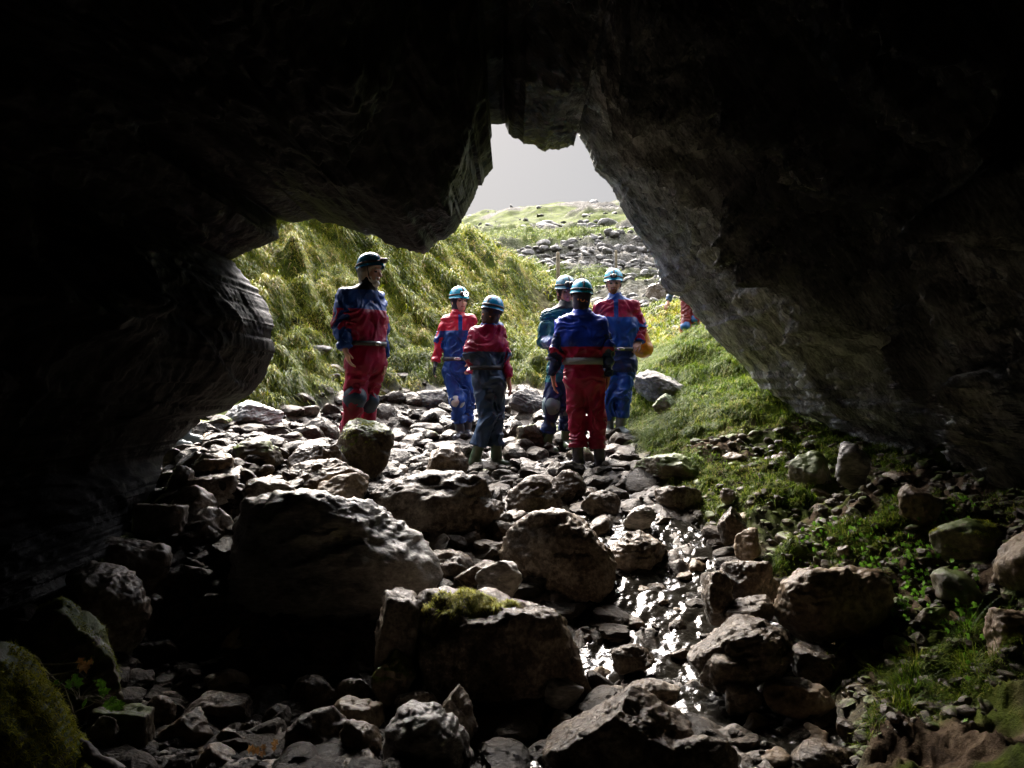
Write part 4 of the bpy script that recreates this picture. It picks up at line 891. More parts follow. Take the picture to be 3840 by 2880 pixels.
    if lamp:
        lc = hc+hf*0.142+hu*0.016; ls = lampsize
        V, F = blob([('c', lc-hr*0.022*ls, lc+hr*0.022*ls, 0.021*ls, 0.021*ls, 0), ('c', lc, lc+hf*0.022, 0.02*ls, 0.019*ls, 0)], 0.005)
        lo_ = part('headlamp', V, F, [BLACK], parent=hel)
        V, F = blob([('e', lc+hf*0.030, HR, (0.019*ls, 0.014, 0.019*ls), 0)], 0.004); part('lens', V, F, [LAMPON if lamp == 'on' else LAMPOFF], parent=hel)
        bc = hc-hf*0.124+hu*0.008; V, F = blob([('c', bc-hr*0.026, bc+hr*0.026, 0.014, 0.014, 0)], 0.005); part('battery_pack', V, F, [BLACK], parent=hel)
    if logo:
        lg = hd-hu*0.035-hf*0.095; V, F = blob([('e', lg+hr*0.0, HR, (0.024, 0.012, 0.011), 0)], 0.004)
        for sx_ in (0,):
            pts = []
            for a in np.linspace(0, 2*math.pi, 17):
                for k_ in (1.0, 0.55): pts.append(lg+hr*math.cos(a)*0.022*k_+hu*math.sin(a)*0.016*k_-hf*0.010)
            F = np.array([[i*2, i*2+1, i*2+3, i*2+2] for i in range(16)]); pts = np.array(pts)
            part('round_print', np.concatenate([pts, pts+hf*0.006]), np.concatenate([F, F+len(pts)]), [ORNG], smooth=False)
        for q in (-0.042, 0.040):
            V, F = blob([('e', lg+hr*q+hu*(0.004 if q < 0 else -0.01)-hf*0.002, HR, (0.009, 0.008, 0.007), 0)], 0.003); part('dot_print', V, F, [ORNG])
    # --- suit top
    s = SDF(lo, hi, 0.0095); f_ = fat
    shL, shR = g['shL'], g['shR']; mid = (shL+shR)/2
    inL, inR = shL*0.62+mid*0.38, shR*0.62+mid*0.38
    wl, wr_ = wst+(shL-mid)*0.34, wst+(shR-mid)*0.34
    cl_, cr_ = inL*0.6+wl*0.4, inR*0.6+wr_*0.4
    s.cone(nk-up*0.025, shL-up*0.008, 0.066*f_, 0.062*f_, 0.06); s.cone(nk-up*0.025, shR-up*0.008, 0.066*f_, 0.062*f_, 0.06)
    for a, b_ in ((cl_, wl), (cr_, wr_)):
        s.cone(a, b_, torso_r*f_, (torso_r-0.010)*f_, 0.06)
    s.cone(inL-up*0.06, cl_, 0.085*f_, torso_r*f_, 0.05); s.cone(inR-up*0.06, cr_, 0.085*f_, torso_r*f_, 0.05)
    s.cone((inL+inR)/2-up*0.05, wst, 0.09*f_, 0.095*f_, 0.06)
    s.cone(nk+up*0.035+hf*0.006, nk-up*0.04, 0.066, 0.078, 0.03)
    ctr = [(wst, 0.13)]
    for q in 'LR':
        s.cone(g['sh'+q], g['el'+q], 0.066*f_*sleeve, 0.056*f_*sleeve, 0.035); s.cone(g['el'+q], g['wr'+q], 0.057*f_*sleeve, 0.042*f_*sleeve, 0.03)
        ctr += [(g['el'+q], 0.14), (g['wr'+q], 0.10), (g['sh'+q]-up*0.05, 0.09)]
    wz = wst[2]-0.01
    s.wrinkle(wramp, seed+11, ctr)
    nt0 = nk[2]+0.075
    def cutw(X, Y, Z):
        q = (wz-0.03)-Z
        near = np.full(X.shape, False)
        r_ = np.ones_like(X)*9
        for k in 'LR':   # keep the sleeves below the waist line
            a, b_ = g['el'+k], g['wr'+k]; ba = b_-a; t = np.clip(((X-a[0])*ba[0]+(Y-a[1])*ba[1]+(Z-a[2])*ba[2])/(ba@ba), 0, 1.2)
            dd_ = np.sqrt((X-a[0]-t*ba[0])**2+(Y-a[1]-t*ba[1])**2+(Z-a[2]-t*ba[2])**2); r_ = np.minimum(r_, dd_)
            m = dd_ < 0.075
            near |= m
            e = unit(ba); cuffd = (X-b_[0])*e[0]+(Y-b_[1])*e[1]+(Z-b_[2])*e[2]
            q = np.where(m & (t > 0.5), cuffd, q) if True else q
        q = np.where(near & ~((Z > wz-0.03) & (r_ > 0.075)), np.where(q > 0.5, -1, q), q)
        # below-waist sleeve points keep only the cuff cut
        for k in 'LR':
            a, b_ = g['el'+k], g['wr'+k]; ba = b_-a; t = ((X-a[0])*ba[0]+(Y-a[1])*ba[1]+(Z-a[2])*ba[2])/(ba@ba)
            dd_ = np.sqrt((X-a[0]-t*ba[0])**2+(Y-a[1]-t*ba[1])**2+(Z-a[2]-t*ba[2])**2); m = (dd_ < 0.075) & (t > -0.1)
            q = np.where(m & (t <= 0.5), -1.0, q)
        return np.maximum(q, Z-nt0)
    s.cut(cutw); V, F = s.mesh(); C = V[F].mean(1)
    mats, mi = [top], None
    if toplist: mats, mi = toplist(C, g, wst, nk, rt, fr)
    part('oversuit_top', V, F, mats, mi)
    # inner neck warmer
    V, F = blob([('c', nk-up*0.01+hf*0.0, nk+up*0.075+hf*0.012, 0.064, 0.059, 0.01)], 0.0085); part('neck_warmer', V, F, [collar])
    # --- trousers
    s = SDF(lo, np.array([hi[0], hi[1], wst[2]+0.2]), 0.0095)
    s.cone(wst+(shL-mid)*0.30, g['hpL'], 0.100*f_, 0.105*f_, 0.05); s.cone(wst+(shR-mid)*0.30, g['hpR'], 0.100*f_, 0.105*f_, 0.05); s.cone(wst, hip, 0.095*f_, 0.115*f_, 0.05)
    ctr = []
    for q in 'LR':
        h_, k_, a_ = g['hp'+q], g['kn'+q], g['an'+q]; a2 = a_+(k_-a_)*0.30
        s.cone(h_, k_, 0.102*f_, 0.077*f_, 0.03); s.cone(k_, a2, 0.077*f_, 0.070*f_, 0.02)
        ctr += [(k_, 0.13), (a2, 0.10), (h_-up*0.1, 0.1)]
    s.wrinkle(wramp*1.15, seed+21, ctr)
    def cutl(X, Y, Z):
        q = Z-(wz+0.005)
        for k in 'LR':
            k_, a_ = g['kn'+k], g['an'+k]; e = unit(a_-k_); c_ = a_+(k_-a_)*0.30
            t = (X-c_[0])*e[0]+(Y-c_[1])*e[1]+(Z-c_[2])*e[2]; dd_ = np.sqrt((X-c_[0]-t*e[0])**2+(Y-c_[1]-t*e[1])**2+(Z-c_[2]-t*e[2])**2)
            q = np.where((dd_ < 0.105) & (t > -0.15) & (t < 0.2), np.maximum(q, t), q)
        return q
    s.cut(cutl); V, F = s.mesh(); C = V[F].mean(1); mats, mi = [legs], None
    if leglist: mats, mi = leglist(C, g, wst, hip, rt, fr)
    part('oversuit_trousers', V, F, mats, mi)
    # --- belt
    if belt:
        R2 = np.array([unit(shR-shL)*1.0, fr if abs(fr@unit(shR-shL)) < 0.99 else rt, up]); hw = np.linalg.norm((shR-mid)*0.34)+torso_r*f_+0.010
        e0 = unit((shR-shL)*np.array([1, 1, 0])); e1 = np.cross(up, e0)
        V, F = ring(wst-up*(0.02-beltz*0.3), np.array([e0, e1, up]), hw, torso_r*f_+0.018, beltz+0.042, 0.006, 60); bo = part('belt', V, F, [belt])
        bk = wst-up*0.02+fr*(torso_r*f_+0.024)
        V, F = blob([('e', bk, np.array([rt, fr, up]), (0.045, 0.012, 0.02), 0)], 0.005); part('buckle', V, F, [STEEL], parent=bo)
        if strapR:
            a0 = wst+(shL-mid)*0.5-up*0.03+fr*0.07
            V, F = blob([('c', a0, a0-up*0.22-rt*0.0+np.array([-.03, 0, 0]), 0.008, 0.008, 0), ('c', a0-up*0.22+np.array([-.03, 0, 0]), a0-up*0.30+np.array([-.02, 0, 0]), 0.012, 0.006, 0), ('c', a0+np.array([0, 0, 0.02]), a0+np.array([0.04, 0, -0.26]), 0.007, 0.007, 0)], 0.005); part('cowstail', V, F, [BLACK], parent=bo)
    # --- knee pads
    if kneepad:
        for q in knees:
            k_, h_, a_ = g['kn'+q], g['hp'+q], g['an'+q]; f0 = unit(fr-unit(h_-a_)*(fr@unit(h_-a_)))
            V, F = blob([('e', k_+f0*0.016, np.array([np.cross(f0, unit(h_-a_)), f0, unit(h_-a_)]), (0.084*f_, 0.092*f_, 0.078), 0), ('c', k_+(h_-k_)*0.09, k_+(a_-k_)*0.10, 0.088*f_, 0.084*f_, 0.03)], 0.0085, None, (0.005, seed+5)); part('knee_pad', V, F, [kneepad])
    # --- wellington boots
    for q in 'LR':
        k_, a_ = g['kn'+q], g['an'+q]; td = np.array(toes[q] if toes else fr, float); td = unit([td[0], td[1], td[2] if len(td) > 2 else 0]); top_ = a_+(k_-a_)*0.52
        sole = a_-up*0.075
        s2 = SDF(np.minimum(top_, a_)-.32, np.maximum(top_, a_)+.32, 0.008)
        s2.cone(top_, a_+(k_-a_)*0.1, 0.062, 0.050, 0.02); s2.cone(a_+(k_-a_)*0.1, a_-up*0.03-td*0.015, 0.050, 0.048, 0.02)
        sd_ = np.cross(td, up)
        s2.cone(a_-up*0.035-td*0.02, sole+td*0.10+up*0.022, 0.046, 0.042, 0.03); s2.cone(sole+td*0.08+up*0.018, sole+td*0.165+up*0.016, 0.044, 0.036, 0.02)
        s2.wrinkle(0.004, seed+31); z0 = sole[2]-0.005
        s2.cut(lambda X, Y, Z: z0-Z); V, F = s2.mesh(); bo = part('boot', V, F, [boot])
        s3 = SDF(sole-.26, sole+.26, 0.007); s3.cone(sole-td*0.045, sole+td*0.04, 0.046, 0.040, 0.01); s3.cone(sole+td*0.04, sole+td*0.165, 0.042, 0.042, 0.01)
        s3.cut(lambda X, Y, Z: np.maximum(Z-(z0+0.012), (z0-0.018)-Z)); V, F = s3.mesh(); part('sole', V, F, [BLACK], parent=bo)
    return root, g

def rel_z(C, g): return (C[:, 2]-g['wst'][2])/(g['nk'][2]-g['wst'][2])
def arm_mask(C, g, th=0.078):
    m = np.zeros(len(C), bool)
    for q in 'LR':
        for a, b_ in (('sh'+q, 'el'+q), ('el'+q, 'wr'+q)):
            A, B = g[a], g[b_]; ba = B-A; t = np.clip(((C-A)@ba)/(ba@ba), 0, 1); dd_ = np.linalg.norm(C-A-t[:, None]*ba, axis=1); m |= dd_ < th
    return m
# 1 man on the left in blue yoke and sleeves, red body
def t1(C, g, w_, n_, rt, fr):
    z = rel_z(C, g); mi = np.zeros(len(C), int); mi[(z < 0.60) & ~arm_mask(C, g)] = 1; mi[z > 0.97] = 2; return [BLUE, RED, BLACK], mi
def z1(C, g, w_, h_, rt, fr):
    return [RED], np.zeros(len(C), int)
person('blond person standing at far left in a blue-shouldered red suit and teal helmet', 6.75,
 dict(hd=(1388, 1022), nk=(1376, 1092), shL=(1292, 1122, -.12), shR=(1412, 1130, .14), elL=(1277, 1222, -.16), wrL=(1294, 1308, -.20), hnL=(1312, 1368, -.20),
      elR=(1432, 1240, .18), wrR=(1436, 1340, .10), hnR=(1446, 1396, .06), wst=(1374, 1282), hpL=(1345, 1362, -.06), hpR=(1400, 1362, .09), knL=(1328, 1492, -.10), anL=(1296, 1700, -.05),
      knR=(1376, 1500, .08), anR=(1366, 1712, .14)),
 (0.80, -0.55), (0.93, -0.36, -0.05), hup=(0.05, 0.02, 1), top=BLUE, toplist=t1, leglist=z1, legs=RED, boot=BOOTD, helmet=HEL1, hair=BLOND, beard=WHITEB, kneepad=BLUEPAD, fat=1.08, sleeve=1.05, seed=1, htilt=0.22, palmL=(1, 0.4, 0), palmR=(-1, 0, 0))
# 2 person with the lit lamp
def t2(C, g, w_, n_, rt, fr):
    z = rel_z(C, g); mi = np.zeros(len(C), int); m = (z < 0.63) & ~arm_mask(C, g, 0.066); mi[m] = 1
    x = (C-n_)@rt; mi[(np.abs(x+0.02) < 0.022) & (((C-n_)@fr) > 0.02)] = 1; mi[z > 1.0] = 0; return [PINKR, BLUE], mi
person('person with a lit headlamp, red-shouldered blue suit and white knee pad', 8.55,
 dict(hd=(1722, 1132), nk=(1716, 1188), shL=(1677, 1214, .03), shR=(1764, 1210, -.03), elL=(1650, 1282, .05), wrL=(1634, 1358, .0), hnL=(1622, 1420, -.04),
      elR=(1782, 1290, .02), wrR=(1772, 1352, -.10), hnR=(1760, 1390, -.14), wst=(1713, 1340), hpL=(1695, 1392), hpR=(1733, 1392), knL=(1714, 1504, -.07), anL=(1726, 1618),
      knR=(1752, 1504, .05), anR=(1752, 1612, .10)),
 (0.15, -1), (0.52, -0.85, 0.0), toplist=t2, legs=BLUE, boot=BOOTD, helmet=HEL2, lamp='on', kneepad=WHITEP, knees='L', gloves='L', fat=0.93, seed=2, cover=BALA, toes={'L': (-.25, -1), 'R': (.2, -1)}, strapR=True, lampsize=1.35, torso_r=0.105)
# 3 walking person
def t3(C, g, w_, n_, rt, fr):
    z = rel_z(C, g); mi = np.zeros(len(C), int); mi[(z < 0.34) & ~arm_mask(C, g, 0.07)] = 1; mi[z > 0.98] = 2; return [RED, SLATE, BLUE], mi
person('person seen from behind walking in a crimson-topped slate suit and green wellingtons', 7.5,
 dict(hd=(1846, 1176), nk=(1836, 1224), shL=(1782, 1262, -.02), shR=(1872, 1246, .06), elL=(1764, 1326, -.06), wrL=(1772, 1392, .06), hnL=(1800, 1416, .16),
      elR=(1890, 1335, .04), wrR=(1906, 1420, -.02), hnR=(1918, 1478, -.04), wst=(1826, 1372), hpL=(1812, 1432), hpR=(1858, 1432), knL=(1828, 1560, -.04), anL=(1782, 1722, -.04),
      knR=(1856, 1560, .10), anR=(1862, 1722, .06)),
 (0.35, 0.94), (0.45, 0.89, -0.12), hup=(0.16, 0.0, 1), toplist=t3, legs=SLATE, leglist=lambda C, g, w_, h_, rt, fr: ([SLATE, NVT], (C[:, 2] < g['hpL'][2]-0.16+0.06*fbm(C*4, 2)).astype(int)), boot=BOOTG, helmet=HEL1, hair=DARKH, cover=BALA, logo=True, fat=1.0, seed=3, toes={'L': (1, -0.25, 0), 'R': (1, 0.0, 0)}, wramp=0.021, belt=BLACK, sk=SKINR)
# 4 man in teal
def t4(C, g, w_, n_, rt, fr):
    z = rel_z(C, g); mi = np.zeros(len(C), int); mi[z > 0.95] = 1
    A, B = g['elL'], g['wrL']; ba = B-A; t = ((C-A)@ba)/(ba@ba); dd_ = np.linalg.norm(C-A-np.clip(t, 0, 1)[:, None]*ba, axis=1); mi[(t > 0.18) & (dd_ < 0.07)] = 2; return [TEAL, BLACK, LBLUE], mi
person('person in a plain teal suit half hidden behind the one seen from the back', 7.9,
 dict(hd=(2121, 1096), nk=(2122, 1158), shL=(2054, 1194), shR=(2178, 1194, .05), elL=(2034, 1282, .02), wrL=(2072, 1286, -.18), hnL=(2110, 1280, -.22),
      elR=(2192, 1290), wrR=(2170, 1300, -.2), hnR=(2130, 1290, -.24), wst=(2114, 1338), hpL=(2090, 1390), hpR=(2142, 1390), knL=(2066, 1520, -.07), anL=(2052, 1664),
      knR=(2124, 1530, .03), anR=(2124, 1650, .06)),
 (0.25, -1), (0.30, -0.95, -0.08), toplist=t4, legs=TEAL, boot=BOOTG, helmet=HEL3, lamp='off', lampsize=1.5, kneepad=GREYPAD, seed=4, hair=DARKH, toes={'L': (.5, -1), 'R': (.2, -1)}, sk=SKINR, leglist=lambda C, g, w_, h_, rt, fr: ([TEAL, NAVY], (C[:, 2] < g['hpL'][2]-0.12).astype(int)))
# 5 tall man
def t5(C, g, w_, n_, rt, fr):
    z = rel_z(C, g); mi = np.zeros(len(C), int); mi[(z < 0.62) & ~arm_mask(C, g, 0.074)] = 1
    x = (C-n_)@rt; mi[(np.abs(x-0.02*0) < 0.026) & (((C-n_)@fr) > 0.02)] = 1; mi[z > 0.97] = 1
    for q in 'LR': mi[((C-g['wr'+q])**2).sum(1) < 0.06**2] = 1
    return [RED, BLUE], mi
person('tall person with a ginger beard, sky-blue helmet and red-shouldered blue suit, facing the camera', 8.4,
 dict(hd=(2301, 1066), nk=(2306, 1126), shL=(2252, 1162), shR=(2374, 1158), elL=(2236, 1240, .06), wrL=(2250, 1310), hnL=(2254, 1366),
      elR=(2402, 1226, .06), wrR=(2398, 1284, -.02), hnR=(2366, 1312, -.10), wst=(2322, 1304), hpL=(2302, 1364), hpR=(2352, 1364), knL=(2284, 1500), anL=(2284, 1606, .05),
      knR=(2338, 1478, -.05), anR=(2326, 1600)),
 (0.0, -1), (-0.12, -1, 0.0), toplist=t5, legs=BLUE, boot=BOOTW, helmet=HEL2, beard=BEARD, seed=5, fat=1.0, collar=WHITEC, curl=1.0, palmR=(-0.6, 0, -1), toes={'L': (-.2, -1), 'R': (.35, -1)}, leglist=lambda C, g, w_, h_, rt, fr: ([BLUE, NAVY], (C[:, 2] > g['knL'][2]+0.3).astype(int)), hair=None)
# 6 person from behind
def t6(C, g, w_, n_, rt, fr):
    z = rel_z(C, g); mi = np.zeros(len(C), int); mi[(z < 0.265) & ~arm_mask(C, g, 0.066)] = 1; am = arm_mask(C, g, 0.07); mi[am & (z < 0.55)] = 2; return [ROYAL, RED, NAVY], mi
person('person seen from behind in a royal blue jacket over crimson trousers and dark wellingtons', 7.25,
 dict(hd=(2180, 1116), nk=(2180, 1178), shL=(2112, 1226), shR=(2250, 1226), elL=(2086, 1310, -.03), wrL=(2074, 1408, .02), hnL=(2078, 1470, .0),
      elR=(2276, 1310, -.03), wrR=(2280, 1408, .03), hnR=(2272, 1466, .05), wst=(2186, 1350), hpL=(2158, 1416), hpR=(2222, 1416), knL=(2164, 1564, .02), anL=(2168, 1726),
      knR=(2238, 1564), anR=(2250, 1730, .02)),
 (0.03, 1), (-0.05, 1, 0), hup=(0.06, 0, 1), toplist=t6, legs=RED, boot=BOOTD, helmet=HEL2, cover=BALA, logo=True, seed=6, fat=1.06, toes={'L': (-.95, .25), 'R': (-.2, 1)}, belt=WBELT, beltz=0.022, torso_r=0.112, sk=SKINR)
# 7 leaning figure far right, mostly behind the rock
person('person leaning on a rock behind the right cave wall, red trousers and blue knee pads', 14.0,
 dict(hd=(2545, 985), nk=(2552, 1020), shL=(2540, 1050, .15), shR=(2590, 1045, -.15), elL=(2520, 1086, .1), wrL=(2506, 1128, .05), hnL=(2488, 1170, .0),
      elR=(2600, 1090, -.1), wrR=(2610, 1125, -.2), hnR=(2615, 1155, -.25), wst=(2580, 1112), hpL=(2576, 1140), hpR=(2604, 1140), knL=(2570, 1226, -.15), anL=(2560, 1316, -.1),
      knR=(2606, 1198, -.1), anR=(2622, 1300, .2)),
 (-0.5, -0.85), (-0.7, -0.7, -0.2), top=LBLUE, legs=suit('faded_red_oversuit', (0.16, 0.016, 0.02)), boot=BOOTD, helmet=HEL2, kneepad=plain('bright_blue_kneepad', (0.008, 0.09, 0.28), 0.5), seed=7, sk=SKIN, palmL=(0, 0, -1))
# 8 wearer of the wellingtons by the left wall
person('person behind the left cave wall with only grey wellington boots showing', 6.5,
 dict(hd=(590, 1010), nk=(585, 1075), shL=(510, 1110), shR=(650, 1110), elL=(500, 1220), wrL=(505, 1320), hnL=(510, 1380),
      elR=(655, 1220), wrR=(650, 1320), hnR=(648, 1380), wst=(590, 1260), hpL=(565, 1330), hpR=(620, 1330), knL=(615, 1470, -.1), anL=(636, 1644, -.22),
      knR=(680, 1480, .1), anR=(694, 1626, .02)),
 (1, -0.1), (1, -0.1, 0), top=BLUE, legs=BLUE, boot=BOOTW, helmet=HEL1, seed=8, hair=DARKH, toes={'L': (1, -.1), 'R': (1, -.1)})
# yellow tackle bag held behind the tall man's arm
bgc = P(2412, 1290, 8.62)
V, F = blob([('c', bgc+np.array([-.03, 0, .10]), bgc+np.array([.0, 0, -.06]), 0.085, 0.10, .02), ('c', bgc+np.array([-.06, .02, -.06]), bgc+np.array([.02, 0, -.05]), 0.08, 0.09, .02)], 0.009, None, (0.012, 5))
bb0 = np.array([bgc[0], bgc[1], V[:, 2].min()]); bag = bpy.data.objects.new('tackle_bag', None); COL.objects.link(bag); bag.location = bb0
tag(bag, 'yellow caving bag tucked behind the tall bearded person\'s forearm', 'bag')
mkobj('bag_body', make_mesh('bag_body', V-bb0, F, [YEL]), parent=bag)
V, F = blob([('c', P(2384, 1232, 8.56), P(2380, 1290, 8.56), 0.010, 0.010, 0), ('c', P(2384, 1232, 8.56), P(2408, 1240, 8.6), 0.010, 0.010, 0)], 0.006); mkobj('carry_strap', make_mesh('carry_strap', V-bb0, F, [WHITEC]), parent=bag)
# ---------------------------------------------------------------- fence across the valley
WOOD = plain('weathered_post_wood', (0.14, 0.11, 0.07), 0.8, var=0.35, bump=0.5); WIRE = plain('fence_wire', (0.2, 0.2, 0.2), 0.5, metal=0.6)
fr0 = P(2095, 1085, 30); fence = bpy.data.objects.new('fence', None); COL.objects.link(fence); fence.location = fr0; tag(fence, 'wire fence on leaning wooden posts crossing the valley in front of the crag', 'fence')
FP = [(1812, 1058, 985, 31, 'L'), (1910, 1068, 995, 30.5, ''), (2094, 1092, 945, 28, ''), (2311, 1060, 938, 29, ''), (2520, 1050, 930, 29.5, '')]; tops = []
for (px, yb, yt, dd_, _) in FP:
    a, b_ = P(px, yb+12, dd_), P(px+r.uniform(-3, 3), yt, dd_); rr_ = 0.05+0.02*(px == 2094)
    th = np.arange(10)*2*math.pi/10; prof = [(0, rr_*1.05), (0.5, rr_), (0.97, rr_*.96), (1, rr_*.7), (1, 0.001)]; V = []
    for t, q in prof:
        c = a*(1-t)+b_*t
        for k_ in th: V.append(c+np.array([math.cos(k_)*q*(1+.12*math.sin(3*k_)), math.sin(k_)*q, 0]))
    F = [[j*10+i, j*10+(i+1) % 10, j*10+10+(i+1) % 10, j*10+10+i] for j in range(4) for i in range(10)]
    mkobj('post', make_mesh('post', np.array(V)-fr0, F, [WOOD], smooth=True), parent=fence); tops.append((a, b_))
for hfr in (0.35, 0.62, 0.9):
    for (a, b_), (a2, b2) in zip(tops[:-1], tops[1:]):
        p0, p1 = a*(1-hfr)+b_*hfr, a2*(1-hfr)+b2*hfr; V = []
        for i in range(9):
            t = i/8; c = p0*(1-t)+p1*t-np.array([0, 0, 0.06*4*t*(1-t)])
            for q in range(4): V.append(c+0.006*np.array([0, math.cos(q*1.571), math.sin(q*1.571)]))
        F = [[i*4+j, i*4+(j+1) % 4, i*4+4+(j+1) % 4, i*4+4+j] for i in range(8) for j in range(4)]
        mkobj('wire', make_mesh('wire', np.array(V)-fr0, F, [WIRE]), parent=fence)
print('people', round(time.time()-T00, 1))
# ---------------------------------------------------------------- grass, moss and small plants
def blades(name, root, az, ln, lean, droop, wid, mat, rnd, kind='stuff', label=None, cat=None, parent=None, org=None, seg=3):
    n = len(root); t = np.linspace(0, 1, seg+1); d = np.stack([np.cos(az), np.sin(az), 0*az], 1); sdv = np.stack([-np.sin(az), np.cos(az), 0*az], 1)
    V = np.zeros((n, seg+1, 2, 3))
    for k, q in enumerate(t):
        hx = ln*np.sin(lean)*q+ln*droop*0.35*q*q; hz = ln*np.cos(lean)*q-ln*droop*q*q
        c = root+d*hx[:, None]; c[:, 2] += hz; ww = (wid*(1-q**1.5*0.92))[:, None]
        V[:, k, 0] = c-sdv*ww; V[:, k, 1] = c+sdv*ww
    V = V.reshape(-1, 3); b0 = (np.arange(n)*(seg+1)*2)[:, None]; F = []
    for k in range(seg): F.append(np.stack([b0[:, 0]+2*k, b0[:, 0]+2*k+1, b0[:, 0]+2*k+3, b0[:, 0]+2*k+2], 1))
    F = np.stack(F, 1).reshape(-1, 4)
    if org is not None: V = V-org
    me = make_mesh(name, V, F, [mat], smooth=True, attrs={'rnd': ('FACE', np.repeat(rnd, seg))})
    o = mkobj(name, me, parent=parent) if parent is not None or org is None else mkobj(name, me, org)
    if label: o['label'] = label
    if cat: o['category'] = cat
    if kind: o['kind'] = kind
    return o
def clumps(n_c, per, pxr, dr, test, r, rad, ln, lean, droop, wid, downhill=0.6, tone=0.25, zoff=-0.01, hump=0.35):
    d = np.exp(r.uniform(math.log(dr[0]), math.log(dr[1]), n_c)); px = r.uniform(*pxr, n_c); x = (px-1920)/FPX*d; k = test(px, d, x); x, d = x[k], d[k]; n = len(x)
    e = 0.15; gxs = (base_h(x+e, d)-base_h(x-e, d))/(2*e); gys = (base_h(x, d+e)-base_h(x, d-e))/(2*e); sl = np.hypot(gxs, gys)
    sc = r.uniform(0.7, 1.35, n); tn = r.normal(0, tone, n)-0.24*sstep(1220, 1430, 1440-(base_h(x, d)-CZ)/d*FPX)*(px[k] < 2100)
    x2 = np.repeat(x, per); y2 = np.repeat(d, per); a = r.uniform(0, 2*math.pi, n*per); q = np.sqrt(r.random(n*per))*rad*np.repeat(sc, per)
    rx = x2+np.cos(a)*q; ry = y2+np.sin(a)*q
    vx = np.cos(a)*0.6-np.repeat(gxs, per)*downhill*2+r.normal(0, .6, n*per); vy = np.sin(a)*0.6-np.repeat(gys, per)*downhill*2+r.normal(0, .6, n*per)
    az = np.arctan2(vy, vx); N_ = n*per
    root = np.stack([rx, ry, ground(rx, ry)+zoff+hump*rad*np.repeat(sc, per)*(1-(q/(rad*np.repeat(sc, per)))**2)], 1)
    return root, az, r.uniform(*ln, N_)*np.repeat(sc, per), r.uniform(*lean, N_), r.uniform(*droop, N_), r.uniform(*wid, N_), np.clip(r.normal(0.5, 0.22, N_)+np.repeat(tn, per), 0, 1)
def cat_(parts): return [np.concatenate(q) for q in zip(*parts)]
R_ = np.random.default_rng(12)
def leftbank(px, d, x):
    b_, p_, o_ = zones(x, d); return (b_ < 0.35) & (p_ < 0.5) & (o_ < 0.6) & (px < 2130)
def rightout(px, d, x):
    b_, p_, o_ = zones(x, d); return (b_ < 0.3) & (p_ < 0.45) & (o_ < 0.5)
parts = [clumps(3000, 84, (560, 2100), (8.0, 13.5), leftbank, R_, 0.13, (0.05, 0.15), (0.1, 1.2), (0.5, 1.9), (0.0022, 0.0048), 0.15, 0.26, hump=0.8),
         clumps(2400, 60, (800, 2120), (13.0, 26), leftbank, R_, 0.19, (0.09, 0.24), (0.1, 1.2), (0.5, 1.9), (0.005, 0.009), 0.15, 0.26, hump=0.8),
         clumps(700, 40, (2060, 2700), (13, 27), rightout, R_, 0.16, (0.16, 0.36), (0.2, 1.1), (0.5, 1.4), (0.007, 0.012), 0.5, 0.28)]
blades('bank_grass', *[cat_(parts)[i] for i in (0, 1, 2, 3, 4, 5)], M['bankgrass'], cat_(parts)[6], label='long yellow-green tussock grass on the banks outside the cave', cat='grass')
parts = [clumps(2600, 34, (1500, 2750), (26, 60), lambda px, d, x: zones(x, d)[2] < 0.5, R_, 0.4, (0.05, 0.16), (0.2, 1.2), (0.5, 1.6), (0.008, 0.018), 0.3, 0.25)]
blades('hill_grass', *[cat_(parts)[i] for i in (0, 1, 2, 3, 4, 5)], M['greengrass'], cat_(parts)[6], label='grass on the far hillside', cat='grass', seg=2)
# right mound outside and the bank running into the cave
def rb(px, d, x):
    b_, p_, o_ = zones(x, d); n_ = fbm(np.stack([x*1.6, d*1.6, 0*x+2], 1), 3); thr = np.interp(px, [2300, 2900, 3300, 3900], [-0.6, -0.38, -0.2, -0.15]); return (b_ < 0.4) & (n_ > thr) & (px > 2280)
parts = [clumps(1700, 60, (2300, 2950), (7.4, 12.5), lambda px, d, x: zones(x, d)[0] < 0.3, R_, 0.07, (0.05, 0.14), (0.2, 1.2), (0.3, 1.3), (0.002, 0.004), 0.8, 0.2),
         clumps(3400, 44, (2330, 3400), (4.3, 7.6), rb, R_, 0.06, (0.02, 0.08), (0.1, 1.1), (0.2, 1.2), (0.0018, 0.0034), 0.4, 0.25),
         clumps(1500, 50, (2750, 3950), (2.9, 4.6), rb, R_, 0.05, (0.015, 0.05), (0.1, 1.1), (0.2, 1.2), (0.0014, 0.0026), 0.4, 0.25),
         clumps(26, 90, (2900, 3800), (2.95, 4.6), rb, R_, 0.035, (0.10, 0.22), (0.1, 0.8), (0.2, 1.0), (0.0015, 0.003), 0.3, 0.2)]
blades('mound_grass', *[cat_(parts)[i] for i in (0, 1, 2, 3, 4, 5)], M['greengrass'], cat_(parts)[6], label='short bright green grass and moss on the right bank', cat='grass')
def on_mesh(o, n, r, test):
    me = o.data; nv = len(me.vertices); co = np.zeros(nv*3, np.float32); me.vertices.foreach_get('co', co); co = co.reshape(-1, 3)
    no = np.zeros(nv*3, np.float32); me.vertex_normals.foreach_get('vector', no); no = no.reshape(-1, 3)
    W_ = co+np.array(o.location); k = np.argwhere(test(W_, no))[:, 0]
    if len(k) == 0: return np.zeros((0, 3))
    return W_[k[r.integers(len(k), size=n)]]+r.normal(0, 0.004, (n, 3))
